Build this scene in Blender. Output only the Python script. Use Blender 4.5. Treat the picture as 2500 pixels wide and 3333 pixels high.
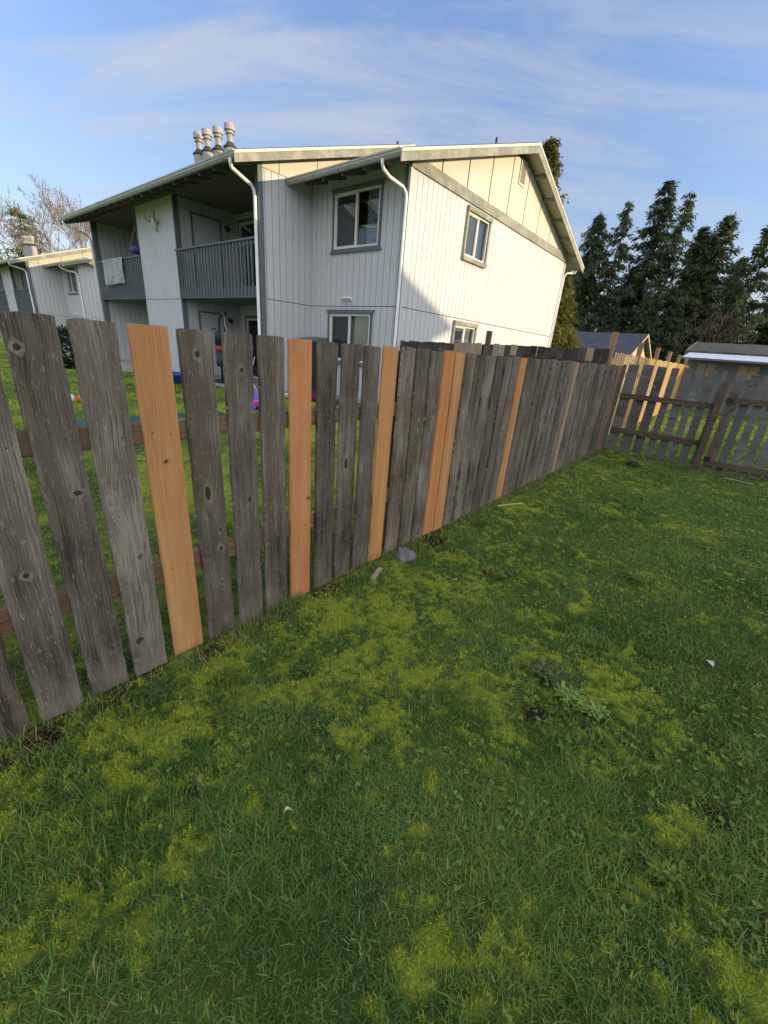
import bpy, bmesh, math, random
import numpy as np
from mathutils import Vector, Matrix

# ------------------------------------------------------------------ camera, sky, sun
SC = bpy.context.scene
for o in list(bpy.data.objects):
    bpy.data.objects.remove(o)
COL = SC.collection
R = math.radians

cam_d = bpy.data.cameras.new("camera")
cam = bpy.data.objects.new("camera", cam_d)
COL.objects.link(cam)
SC.camera = cam
cam_d.sensor_fit = 'HORIZONTAL'
cam_d.sensor_width = 36.0
cam_d.lens = 36.0 * 1335.2 / 2500.0
cam_d.clip_start = 0.05
cam_d.clip_end = 3000
_yaw, _pit, _rol = 0.672681429, 0.381773334, 0.0810836964
_f = Vector((-math.sin(_yaw) * math.cos(_pit), math.cos(_yaw) * math.cos(_pit), -math.sin(_pit)))
_r = Vector((math.cos(_yaw), math.sin(_yaw), 0))
_u = _r.cross(_f)
_c, _s = math.cos(_rol), math.sin(_rol)
cr, cu = _c * _r + _s * _u, -_s * _r + _c * _u
M3 = Matrix((cr, cu, -_f)).transposed()
cam.matrix_world = Matrix.Translation((1.76109, 0, 1.51618)) @ M3.to_4x4()

SUN_DIR = Vector((1.0, 0.52, 0.186)).normalized()          # towards the sun
SUN_EL = math.asin(SUN_DIR.z)
SUN_AZ = math.atan2(SUN_DIR.x, SUN_DIR.y)                  # from +Y, clockwise
sun_d = bpy.data.lights.new("sun", 'SUN')
sun_d.energy = 2.0
sun_d.angle = R(0.5)
sun_d.color = (1.0, 0.78, 0.46)
sun = bpy.data.objects.new("sun", sun_d)
COL.objects.link(sun)
sun.rotation_euler = (-SUN_DIR).to_track_quat('-Z', 'Y').to_euler()

SC.view_settings.view_transform = 'Standard'
SC.view_settings.look = 'None'
SC.view_settings.exposure = 1.5
SC.view_settings.gamma = 1
SC.render.engine = 'CYCLES'
SC.cycles.max_bounces = 8
SC.cycles.transparent_max_bounces = 12

W = bpy.data.worlds.new("World")
SC.world = W
W.use_nodes = True


class NB:
    """tiny node-tree writer"""
    def __init__(s, nt):
        s.nt = nt
        s.n = nt.nodes
        s.l = nt.links

    def new(s, t, **k):
        n = s.n.new(t)
        for a, b in k.items():
            setattr(n, a, b)
        return n

    def put(s, sock, v):
        if isinstance(v, bpy.types.NodeSocket):
            s.l.new(v, sock)
        elif isinstance(v, (tuple, list)) and sock.type == 'RGBA' and len(v) == 3:
            sock.default_value = (*v, 1)
        else:
            sock.default_value = v

    def m(s, op, a, b=0.0, c=0.0, clamp=False):
        n = s.new('ShaderNodeMath', operation=op, use_clamp=clamp)
        for i, v in enumerate((a, b, c)):
            s.put(n.inputs[i], v)
        return n.outputs[0]

    def vm(s, op, a, b=(0, 0, 0)):
        n = s.new('ShaderNodeVectorMath', operation=op)
        s.put(n.inputs[0], a)
        s.put(n.inputs[1], b)
        return n.outputs[0]

    def xyz(s, a, b, c):
        n = s.new('ShaderNodeCombineXYZ')
        for i, v in enumerate((a, b, c)):
            s.put(n.inputs[i], v)
        return n.outputs[0]

    def sep(s, v):
        n = s.new('ShaderNodeSeparateXYZ')
        s.put(n.inputs[0], v)
        return n.outputs

    def noise(s, v, scale=1.0, detail=3, rough=0.55, dist=0.0):
        n = s.new('ShaderNodeTexNoise')
        s.put(n.inputs['Vector'], v)
        n.inputs['Scale'].default_value = scale
        n.inputs['Detail'].default_value = detail
        n.inputs['Roughness'].default_value = rough
        n.inputs['Distortion'].default_value = dist
        return n.outputs['Fac']

    def vor(s, v, scale=1.0, rnd=1.0):
        n = s.new('ShaderNodeTexVoronoi')
        s.put(n.inputs['Vector'], v)
        n.inputs['Scale'].default_value = scale
        n.inputs['Randomness'].default_value = rnd
        return n.outputs['Distance'], n.outputs['Color']

    def ramp(s, f, a, b, lo=0.0, hi=1.0, smooth=True):
        n = s.new('ShaderNodeMapRange')
        n.interpolation_type = 'SMOOTHSTEP' if smooth else 'LINEAR'
        s.put(n.inputs['Value'], f)
        for k, v in zip(('From Min', 'From Max', 'To Min', 'To Max'), (a, b, lo, hi)):
            s.put(n.inputs[k], v)
        return n.outputs['Result']

    def mix(s, f, a, b, mode='MIX'):
        n = s.new('ShaderNodeMix', data_type='RGBA', blend_type=mode)
        n.clamp_factor = True
        s.put(n.inputs[0], f)
        s.put(n.inputs[6], a)
        s.put(n.inputs[7], b)
        return n.outputs[2]

    def bump(s, h, strength=0.4, dist=0.01):
        n = s.new('ShaderNodeBump')
        n.inputs['Strength'].default_value = strength
        n.inputs['Distance'].default_value = dist
        s.put(n.inputs['Height'], h)
        return n.outputs[0]


# sky: physical sky plus thin streaked cirrus, both in world directions
w = NB(W.node_tree)
w.n.clear()
sky = w.new('ShaderNodeTexSky', sky_type='NISHITA')
sky.sun_disc = False
sky.sun_elevation = SUN_EL
sky.sun_rotation = SUN_AZ
sky.air_density = 1.0
sky.dust_density = 0.2
sky.ozone_density = 1.5
tc = w.new('ShaderNodeTexCoord')
dx, dy, dz = w.sep(tc.outputs['Generated'])
den = w.m('ADD', w.m('MAXIMUM', dz, 0.0), 0.18)
px_, py_ = w.m('DIVIDE', dx, den), w.m('DIVIDE', dy, den)
pu = w.m('ADD', w.m('MULTIPLY', px_, 0.80), w.m('MULTIPLY', py_, 0.6))
pv = w.m('SUBTRACT', w.m('MULTIPLY', py_, 0.80), w.m('MULTIPLY', px_, 0.6))
broad = w.noise(w.xyz(w.m('MULTIPLY', pu, 0.45), w.m('MULTIPLY', pv, 0.9), 3.1), 1.0, 4, 0.55, 0.4)
streak = w.noise(w.xyz(w.m('MULTIPLY', pu, 0.9), w.m('MULTIPLY', pv, 3.2), 7.7), 1.0, 8, 0.62, 0.9)
cl = w.m('MULTIPLY', w.ramp(broad, 0.28, 0.66), w.ramp(streak, 0.36, 0.68))
low = w.ramp(dz, 0.0, 0.42, 1.0, 0.0)
cl = w.m('MULTIPLY', w.m('ADD', cl, w.m('MULTIPLY', low, 0.26)), 0.72, clamp=True)
bg = w.new('ShaderNodeBackground')
# the clear side of the sky is deep and even; an added bright lobe, unseen behind the viewer, fills the shade
clear = w.mix(w.ramp(dz, 0.0, 0.65, 0.0, 1.0), w.mix(1.0, sky.outputs[0], (0.47, 0.46, 0.54), 'MULTIPLY'), w.mix(1.0, sky.outputs[0], (0.76, 0.74, 0.90), 'MULTIPLY'))
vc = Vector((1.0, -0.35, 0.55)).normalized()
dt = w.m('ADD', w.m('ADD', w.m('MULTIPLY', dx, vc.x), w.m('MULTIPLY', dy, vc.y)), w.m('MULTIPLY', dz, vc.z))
sky_fill = w.m('MULTIPLY', w.ramp(dt, 0.05, 0.95), w.ramp(dz, -0.02, 0.10))
sky_fill = w.m('MULTIPLY', sky_fill, w.ramp(broad, 0.25, 0.65, 0.75, 1.15))
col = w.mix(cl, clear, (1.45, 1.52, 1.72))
col = w.mix(sky_fill, col, (4.3, 4.2, 4.25))
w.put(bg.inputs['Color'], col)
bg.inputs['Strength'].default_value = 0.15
out = w.new('ShaderNodeOutputWorld')
w.l.new(bg.outputs[0], out.inputs[0])


# ------------------------------------------------------------------ materials
def mat(name):
    m = bpy.data.materials.new(name)
    m.use_nodes = True
    nb = NB(m.node_tree)
    nb.n.clear()
    p = nb.new('ShaderNodeBsdfPrincipled')
    o = nb.new('ShaderNodeOutputMaterial')
    nb.l.new(p.outputs[0], o.inputs[0])
    p.inputs['Roughness'].default_value = 0.8
    p.inputs['Specular IOR Level'].default_value = 0.25
    return m, nb, p, o


def plain(name, c, rough=0.7, spec=0.3, var=0.12, scale=6.0, metal=0.0, bump=0.0):
    m, n, p, o = mat(name)
    t = n.new('ShaderNodeTexCoord').outputs['Object']
    f = n.noise(t, scale, 5, 0.6)
    lo = tuple(x * (1 - var) for x in c)
    hi = tuple(min(1, x * (1 + var)) for x in c)
    n.put(p.inputs['Base Color'], n.mix(n.ramp(f, 0.3, 0.7), lo, hi))
    p.inputs['Roughness'].default_value = rough
    p.inputs['Specular IOR Level'].default_value = spec
    p.inputs['Metallic'].default_value = metal
    if bump:
        n.put(p.inputs['Normal'], n.bump(n.noise(t, scale * 8, 4), bump, 0.01))
    return m


def wood(name, dark, mid, light, axis='z', fleck=0.6, knots=0.6, crack=0.6, rnd=0.25, ring=0.4, kcol=(0.05, 0.04, 0.03), halo=None, sap=None):
    """sawn board: long grain, ringed knots, checks, torn pale fibres"""
    m, n, p, o = mat(name)
    t = n.new('ShaderNodeTexCoord').outputs['Object']
    oi = n.new('ShaderNodeObjectInfo').outputs['Random']
    X, Y, Z = n.sep(t)
    a, b, c = (Z, Y, X) if axis == 'z' else ((Y, Z, X) if axis == 'y' else (X, Z, Y))
    a = n.m('ADD', a, n.m('MULTIPLY', oi, 37.0))
    b = n.m('ADD', b, n.m('MULTIPLY', oi, 11.0))
    # knots
    wob = n.noise(n.xyz(n.m('MULTIPLY', b, 4.0), n.m('MULTIPLY', a, 2.0), c), 1.0, 2)
    d, kc = n.vor(n.xyz(n.m('MULTIPLY', b, 7.0), n.m('MULTIPLY', a, 2.6), 0.0), 1.0, 1.0)
    kr = n.sep(kc)[0]
    has = n.ramp(kr, 1 - knots - 0.02, 1 - knots + 0.02)
    near = n.m('MULTIPLY', n.ramp(d, 0.42, 0.05), has)
    core = n.m('MULTIPLY', n.ramp(d, 0.115, 0.075), has)
    hal = n.m('MULTIPLY', n.ramp(d, 0.26, 0.10), has)
    # grain bends round the knots
    bb = n.m('ADD', b, n.m('MULTIPLY', near, 0.022))
    bb = n.m('ADD', bb, n.m('MULTIPLY', wob, 0.05))
    fine = n.noise(n.xyz(n.m('MULTIPLY', bb, 210.0), n.m('MULTIPLY', a, 4.0), n.m('MULTIPLY', c, 60.0)), 1.0, 4, 0.65)
    coarse = n.noise(n.xyz(n.m('MULTIPLY', bb, 34.0), n.m('MULTIPLY', a, 0.9), 0.0), 1.0, 4, 0.6)
    broad = n.noise(n.xyz(n.m('MULTIPLY', b, 5.0), n.m('MULTIPLY', a, 1.7), n.m('MULTIPLY', oi, 9.0)), 1.0, 3, 0.6)
    rings = n.m('SINE', n.m('ADD', n.m('MULTIPLY', bb, 620.0), n.m('MULTIPLY', n.noise(n.xyz(n.m('MULTIPLY', b, 9.0), n.m('MULTIPLY', a, 1.1), 2.0), 1.0, 3), 34.0)))
    rings = n.m('MULTIPLY', n.m('ADD', rings, 1.0), 0.5)
    g = n.m('ADD', n.m('MULTIPLY', fine, 0.45), n.m('MULTIPLY', coarse, 0.55))
    g = n.m('ADD', g, n.m('MULTIPLY', n.m('SUBTRACT', rings, 0.5), 0.22 * ring))
    g = n.m('ADD', g, n.m('MULTIPLY', n.m('SUBTRACT', broad, 0.5), 1.0 if fleck > .3 else .75))
    lo_, hi_ = (0.28, 0.70) if fleck > .3 else (0.26, 0.78)
    col = n.mix(n.ramp(g, lo_, 0.50), dark, mid)
    col = n.mix(n.ramp(g, 0.50, hi_), col, light)
    if fleck == 0.0 and sap:
        sp = n.noise(n.xyz(n.m('MULTIPLY', b, 16.0), n.m('MULTIPLY', a, .35), 5.0), 1.0, 3, .5)
        col = n.mix(n.m('MULTIPLY', n.ramp(sp, .50, .68), .55), col, sap)
    fl = n.noise(n.xyz(n.m('MULTIPLY', b, 175.0), n.m('MULTIPLY', a, 24.0), 4.0), 1.0, 3, 0.6)
    flm = n.m('MULTIPLY', n.ramp(fl, 0.59, 0.69), fleck)
    col = n.mix(flm, col, tuple(min(1, x * 1.75) for x in light))
    ck = n.noise(n.xyz(n.m('MULTIPLY', bb, 42.0), n.m('MULTIPLY', a, 1.3), 8.0), 1.0, 2)
    ckm = n.m('MULTIPLY', n.ramp(n.m('ABSOLUTE', n.m('SUBTRACT', ck, 0.5)), 0.018, 0.002), n.ramp(broad, 0.45, 0.6, 0, crack))
    col = n.mix(ckm, col, tuple(x * 0.30 for x in dark))
    if halo is None:
        halo = tuple(min(1, x * 1.25) for x in light)
    col = n.mix(n.m('MULTIPLY', hal, 0.55), col, halo)
    krings = n.m('SINE', n.m('MULTIPLY', d, 150.0))
    col = n.mix(n.m('MULTIPLY', n.m('MULTIPLY', n.ramp(krings, -0.2, 0.9), near), 0.40), col, dark)
    col = n.mix(core, col, kcol)
    hs = n.new('ShaderNodeHueSaturation')
    n.put(hs.inputs['Color'], col)
    n.put(hs.inputs['Value'], n.ramp(oi, 0, 1, 1 - rnd, 1 + rnd, False))
    n.put(hs.inputs['Saturation'], n.ramp(n.m('FRACT', n.m('MULTIPLY', oi, 7.3)), 0, 1, 1 - rnd * .8, 1 + rnd * .6, False))
    n.put(p.inputs['Base Color'], hs.outputs[0])
    p.inputs['Roughness'].default_value = 0.88
    p.inputs['Specular IOR Level'].default_value = 0.15
    if fleck > .5:
        foot = n.m('MULTIPLY', n.ramp(Z, .24, .02), n.ramp(broad, .30, .65))
        col = n.mix(n.m('MULTIPLY', foot, .65), col, (0.24, 0.205, 0.155))
        n.put(hs.inputs['Color'], col)
    h = n.m('SUBTRACT', n.m('ADD', n.m('MULTIPLY', fine, 0.7), n.m('MULTIPLY', coarse, 0.6)), n.m('MULTIPLY', ckm, 1.5))
    h = n.m('ADD', h, n.m('MULTIPLY', flm, 0.5))
    h = n.m('SUBTRACT', h, n.m('MULTIPLY', core, 1.2))
    n.put(p.inputs['Normal'], n.bump(h, 0.55, 0.006))
    return m


def painted(name, c, dirt=(0.3, 0.28, 0.24), amount=0.25, bump=0.15, streak=True):
    m, n, p, o = mat(name)
    t = n.new('ShaderNodeTexCoord').outputs['Object']
    X, Y, Z = n.sep(t)
    f = n.noise(t, 1.1, 6, 0.65)
    g = n.noise(n.xyz(n.m('MULTIPLY', X, 9.0), n.m('MULTIPLY', Y, 9.0), n.m('MULTIPLY', Z, 0.7)), 1.0, 5, 0.6)
    k = n.m('MULTIPLY', n.ramp(n.m('ADD', n.m('MULTIPLY', f, 0.6), n.m('MULTIPLY', g, 0.4 if streak else 0.0)), 0.46, 0.72), amount)
    n.put(p.inputs['Base Color'], n.mix(k, c, dirt))
    p.inputs['Roughness'].default_value = 0.62
    gr = n.noise(n.xyz(n.m('MULTIPLY', X, 90.0), n.m('MULTIPLY', Y, 90.0), n.m('MULTIPLY', Z, 5.0)), 1.0, 4)
    n.put(p.inputs['Normal'], n.bump(gr, bump, 0.004))
    return m


def blotchy(name, base, spot, edge=(0.50, 0.62), scale=5.0):
    m, n, p, o = mat(name)
    t = n.new('ShaderNodeTexCoord').outputs['Object']
    f = n.noise(t, scale, 7, 0.7)
    f2 = n.noise(t, scale * 0.35, 3, 0.5)
    k = n.ramp(n.m('ADD', n.m('MULTIPLY', f, 0.6), n.m('MULTIPLY', f2, 0.4)), *edge)
    n.put(p.inputs['Base Color'], n.mix(k, base, spot))
    n.put(p.inputs['Normal'], n.bump(f, 0.2, 0.006))
    return m


def foliage(name, dark, light, trans=0.25, attr=False, rough=0.6, spec=0.25):
    m, n, p, o = mat(name)
    if attr:
        at = n.new('ShaderNodeAttribute', attribute_name='tint')
        col = at.outputs['Color']
    else:
        t = n.new('ShaderNodeTexCoord').outputs['Object']
        oi = n.new('ShaderNodeObjectInfo').outputs['Random']
        f = n.noise(n.vm('ADD', t, n.xyz(n.m('MULTIPLY', oi, 30.0), 0.0, 0.0)), 1.6, 5, 0.7)
        col = n.mix(n.ramp(f, 0.34, 0.66), dark, light)
    n.put(p.inputs['Base Color'], col)
    p.inputs['Roughness'].default_value = rough
    p.inputs['Specular IOR Level'].default_value = spec
    tr = n.new('ShaderNodeBsdfTranslucent')
    n.put(tr.inputs['Color'], col)
    mx = n.new('ShaderNodeMixShader')
    mx.inputs[0].default_value = trans
    n.l.new(p.outputs[0], mx.inputs[1])
    n.l.new(tr.outputs[0], mx.inputs[2])
    n.l.new(mx.outputs[0], o.inputs[0])
    return m


def glass(name, tint=(0.75, 0.8, 0.82)):
    m, n, p, o = mat(name)
    tr = n.new('ShaderNodeBsdfTransparent')
    tr.inputs[0].default_value = (*tint, 1)
    gl = n.new('ShaderNodeBsdfGlossy')
    gl.inputs['Roughness'].default_value = 0.015
    fa = n.new('ShaderNodeLayerWeight').outputs['Facing']
    fr = n.m('ADD', n.m('MULTIPLY', n.m('POWER', fa, 4.0), 0.8), 0.06)
    mx = n.new('ShaderNodeMixShader')
    n.l.new(fr, mx.inputs[0])
    n.l.new(tr.outputs[0], mx.inputs[1])
    n.l.new(gl.outputs[0], mx.inputs[2])
    n.l.new(mx.outputs[0], o.inputs[0])
    return m


MT = {}
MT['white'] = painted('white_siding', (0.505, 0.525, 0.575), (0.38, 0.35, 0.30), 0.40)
MT['groove'] = plain('siding_groove', (0.14, 0.14, 0.145), 0.9)
MT['joint'] = plain('panel_joint', (0.045, 0.043, 0.04), 0.9)
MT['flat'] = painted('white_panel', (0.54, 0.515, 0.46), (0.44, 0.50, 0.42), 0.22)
MT['trim'] = painted('slate_trim', (0.115, 0.140, 0.175), (0.10, 0.13, 0.13), 0.3)
MT['rail'] = painted('slate_railing', (0.125, 0.155, 0.172), (0.10, 0.13, 0.13), 0.3)
MT['band'] = blotchy('weathered_fascia', (0.20, 0.205, 0.175), (0.31, 0.305, 0.26), (0.42, 0.60), 4.0)
MT['metal'] = plain('white_enamel', (0.74, 0.75, 0.76), 0.45, 0.4, 0.06)
MT['gutter'] = plain('gutter_enamel', (0.38, 0.385, 0.37), 0.5, 0.4, 0.10)
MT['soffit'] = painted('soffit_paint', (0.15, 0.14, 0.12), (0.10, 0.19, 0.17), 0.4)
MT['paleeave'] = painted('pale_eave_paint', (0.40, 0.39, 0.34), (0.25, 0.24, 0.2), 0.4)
MT['shingle'] = blotchy('asphalt_shingle', (0.050, 0.045, 0.045), (0.085, 0.075, 0.07), (0.4, 0.6), 9.0)
MT['concrete'] = blotchy('concrete', (0.30, 0.29, 0.27), (0.38, 0.37, 0.35), (0.4, 0.62), 3.0)
MT['vinyl'] = plain('white_vinyl', (0.64, 0.64, 0.63), 0.4, 0.4, 0.03)
MT['glass'] = glass('window_glass')
MT['dark'] = plain('room_shade_black', (0.035, 0.032, 0.030), 0.9)  # near-black colour stands in for the shade inside the rooms
MT['screen'] = plain('insect_screen', (0.07, 0.075, 0.08), 0.9)
MT['brownscreen'] = plain('brown_screen', (.13, .11, .085), .9)
MT['skycurtain'] = plain('sky_reflection_curtain', (.20, .21, .235), .9, .1, .1)  # blue grey imitates sky reflected in the upper gable window
MT['curtain'] = plain('curtain_cloth', (0.34, 0.35, 0.36), 0.9, 0.1, 0.25, 9.0)
MT['blind'] = plain('window_blind', (0.52, 0.50, 0.44), 0.7, 0.2, 0.08)
MT['pipe'] = blotchy('galvanised_pipe', (0.38, 0.36, 0.35), (0.24, 0.17, 0.14), (0.52, 0.70), 7.0)
MT['collar'] = plain('storm_collar', (0.050, 0.054, 0.054), 0.55, 0.3, 0.25)
MT['black'] = plain('black_plastic', (0.020, 0.020, 0.022), 0.5, 0.4, 0.2)
MT['steel'] = plain('bare_steel', (0.45, 0.45, 0.46), 0.35, 0.5, 0.15, metal=0.8)
MT['rug'] = blotchy('grey_rug_weave', (0.40, 0.41, 0.42), (0.24, 0.27, 0.30), (0.45, 0.58), 7.0)
MT['purple'] = plain('purple_glaze', (0.08, 0.06, 0.25), 0.4, 0.5)
MT['cord'] = plain('macrame_cord', (0.45, 0.36, 0.22), 0.9)
MT['bone'] = blotchy('bleached_bone', (0.60, 0.56, 0.46), (0.35, 0.30, 0.22), (0.5, 0.65), 14.0)
MT['antler'] = plain('antler', (0.22, 0.16, 0.10), 0.7, 0.3, 0.3)
MT['blue'] = plain('blue_plastic', (0.02, 0.08, 0.33), 0.4, 0.4)
MT['bluetarp'] = plain('bright_blue_tarp', (0.02, 0.20, 0.55), 0.45, 0.4, 0.25)
MT['navy'] = plain('navy_leather', (0.015, 0.017, 0.035), 0.5, 0.4)
MT['red'] = plain('red_leather', (0.24, 0.03, 0.03), 0.5, 0.4)
MT['maroon'] = plain('maroon_cloth', (0.10, 0.015, 0.035), 0.8, 0.2)
MT['pink'] = plain('pink_plastic', (0.65, 0.12, 0.45), 0.4, 0.4)
MT['violet'] = plain('violet_plastic', (0.18, 0.08, 0.50), 0.4, 0.4)
MT['green'] = plain('dark_green_plastic', (0.012, 0.075, 0.060), 0.5, 0.3)
MT['orange'] = plain('orange_red_plastic', (0.75, 0.10, 0.03), 0.45, 0.4)
MT['nail'] = plain('nail_head', (0.045, 0.04, 0.038), 0.6, 0.3)
MT['old'] = wood('weathered_fir', (0.056, 0.045, 0.034), (0.136, 0.114, 0.090), (0.245, 0.215, 0.180), fleck=0.60, knots=0.55, crack=0.40, rnd=0.22)
MT['cedar'] = wood('new_cedar', (0.39, 0.180, 0.070), (0.51, 0.255, 0.105), (0.58, 0.320, 0.145), fleck=0.0, knots=0.10, crack=0.0, rnd=0.05, ring=0.5, kcol=(0.14, 0.06, 0.03), halo=(0.52, 0.24, 0.09), sap=(0.62, 0.40, 0.19))
MT['cedar_red'] = wood('new_red_cedar', (0.42, 0.165, 0.068), (0.55, 0.232, 0.092), (0.62, 0.300, 0.128), fleck=0.0, knots=0.12, crack=0.0, rnd=0.05, ring=0.45, kcol=(0.14, 0.06, 0.03), halo=(0.52, 0.22, 0.10), sap=(0.60, 0.34, 0.16))
MT['tan'] = wood('aged_tan_board', (0.26, 0.19, 0.125), (0.34, 0.26, 0.18), (0.42, 0.34, 0.25), fleck=0.1, knots=0.15, crack=0.2, rnd=0.08)
MT['tanbrown'] = wood('aged_brown_board', (0.22, 0.13, 0.07), (0.29, 0.175, 0.10), (0.36, 0.24, 0.15), fleck=0.1, knots=0.15, crack=0.2, rnd=0.08)
MT['railwood'] = wood('treated_rail', (0.095, 0.060, 0.040), (0.205, 0.132, 0.085), (0.30, 0.205, 0.140), axis='y', fleck=0.15, knots=0.1, rnd=0.1)
MT['railwood_x'] = wood('treated_rail_across', (0.060, 0.045, 0.033), (0.112, 0.083, 0.059), (0.165, 0.128, 0.094), axis='x', fleck=0.1, knots=0.1, rnd=0.1)
MT['post'] = wood('treated_post', (0.070, 0.049, 0.036), (0.122, 0.086, 0.061), (0.180, 0.134, 0.097), fleck=0.1, knots=0.15, rnd=0.1)
MT['oldfar'] = wood('weathered_grey_board', (0.078, 0.073, 0.066), (0.140, 0.131, 0.119), (0.21, 0.20, 0.185), fleck=0.3, knots=0.45, rnd=0.2)
MT['olddark'] = wood('dark_weathered_board', (0.035, 0.032, 0.028), (0.068, 0.062, 0.056), (0.115, 0.108, 0.098), fleck=0.3, knots=0.3, rnd=0.3)
MT['knot'] = plain('dark_knot', (.045, .034, .026), .8, .2, .35, 120)
MT['knothalo'] = blotchy('knot_halo', (.12, .105, .088), (.25, .23, .20), (.40, .60), 60.0)
MT['knotring'] = blotchy('knot_ring', (.34, .15, .06), (.46, .22, .09), (.40, .60), 90.0)
MT['picket'] = wood('golden_picket', (0.42, 0.27, 0.11), (0.54, 0.36, 0.16), (0.62, 0.44, 0.21), fleck=0.0, knots=0.15, crack=0.1, rnd=0.2)
MT['bark'] = blotchy('bark', (0.040, 0.030, 0.024), (0.085, 0.068, 0.055), (0.42, 0.6), 5.0)
MT['paletwig'] = blotchy('pale_twig_bark', (0.26, 0.20, 0.17), (0.36, 0.29, 0.25), (0.42, 0.6), 5.0)
MT['fir'] = foliage('fir_needles', (0.034, 0.058, 0.034), (0.085, 0.120, 0.055), 0.25)
MT['firlight'] = foliage('fir_needles_olive', (0.052, 0.076, 0.034), (0.125, 0.150, 0.060), 0.3)
MT['cedarleaf'] = foliage('cedar_sprays', (0.085, 0.088, 0.018), (0.20, 0.175, 0.036), 0.3)
MT['hedge'] = foliage('hedge_leaves', (0.010, 0.020, 0.010), (0.030, 0.050, 0.020), 0.15)
MT['stone'] = blotchy('fieldstone', (0.11, 0.11, 0.115), (0.21, 0.205, 0.20), (0.40, 0.62), 16.0)
MT['beige'] = painted('beige_siding', (0.50, 0.43, 0.33), (0.35, 0.30, 0.24), 0.25)
MT['greysiding'] = painted('blue_grey_siding', (0.16, 0.18, 0.21), (0.10, 0.11, 0.12), 0.3)
MT['slateroof'] = blotchy('slate_blue_shingle', (0.050, 0.055, 0.070), (0.080, 0.085, 0.100), (0.4, 0.6), 6.0)
MT['mossroof'] = blotchy('mossy_shingle', (0.050, 0.055, 0.045), (0.085, 0.090, 0.070), (0.4, 0.6), 4.0)
MT['awning'] = plain('white_awning_metal', (0.66, 0.70, 0.76), 0.5, 0.4, 0.08)
MT['ply'] = plain('plywood', (0.42, 0.32, 0.19), 0.8, 0.2, 0.15)


# ------------------------------------------------------------------ mesh helpers
def tag(o, label=None, cat=None, group=None, kind=None):
    if label: o['label'] = label
    if cat: o['category'] = cat
    if group: o['group'] = group
    if kind: o['kind'] = kind
    return o


def empty(name, loc, label, cat, group=None, rz=0.0):
    o = bpy.data.objects.new(name, None)
    o.empty_display_size = 0.2
    COL.objects.link(o)
    o.location = loc
    o.rotation_euler = (0, 0, rz)
    return tag(o, label, cat, group)


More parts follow.
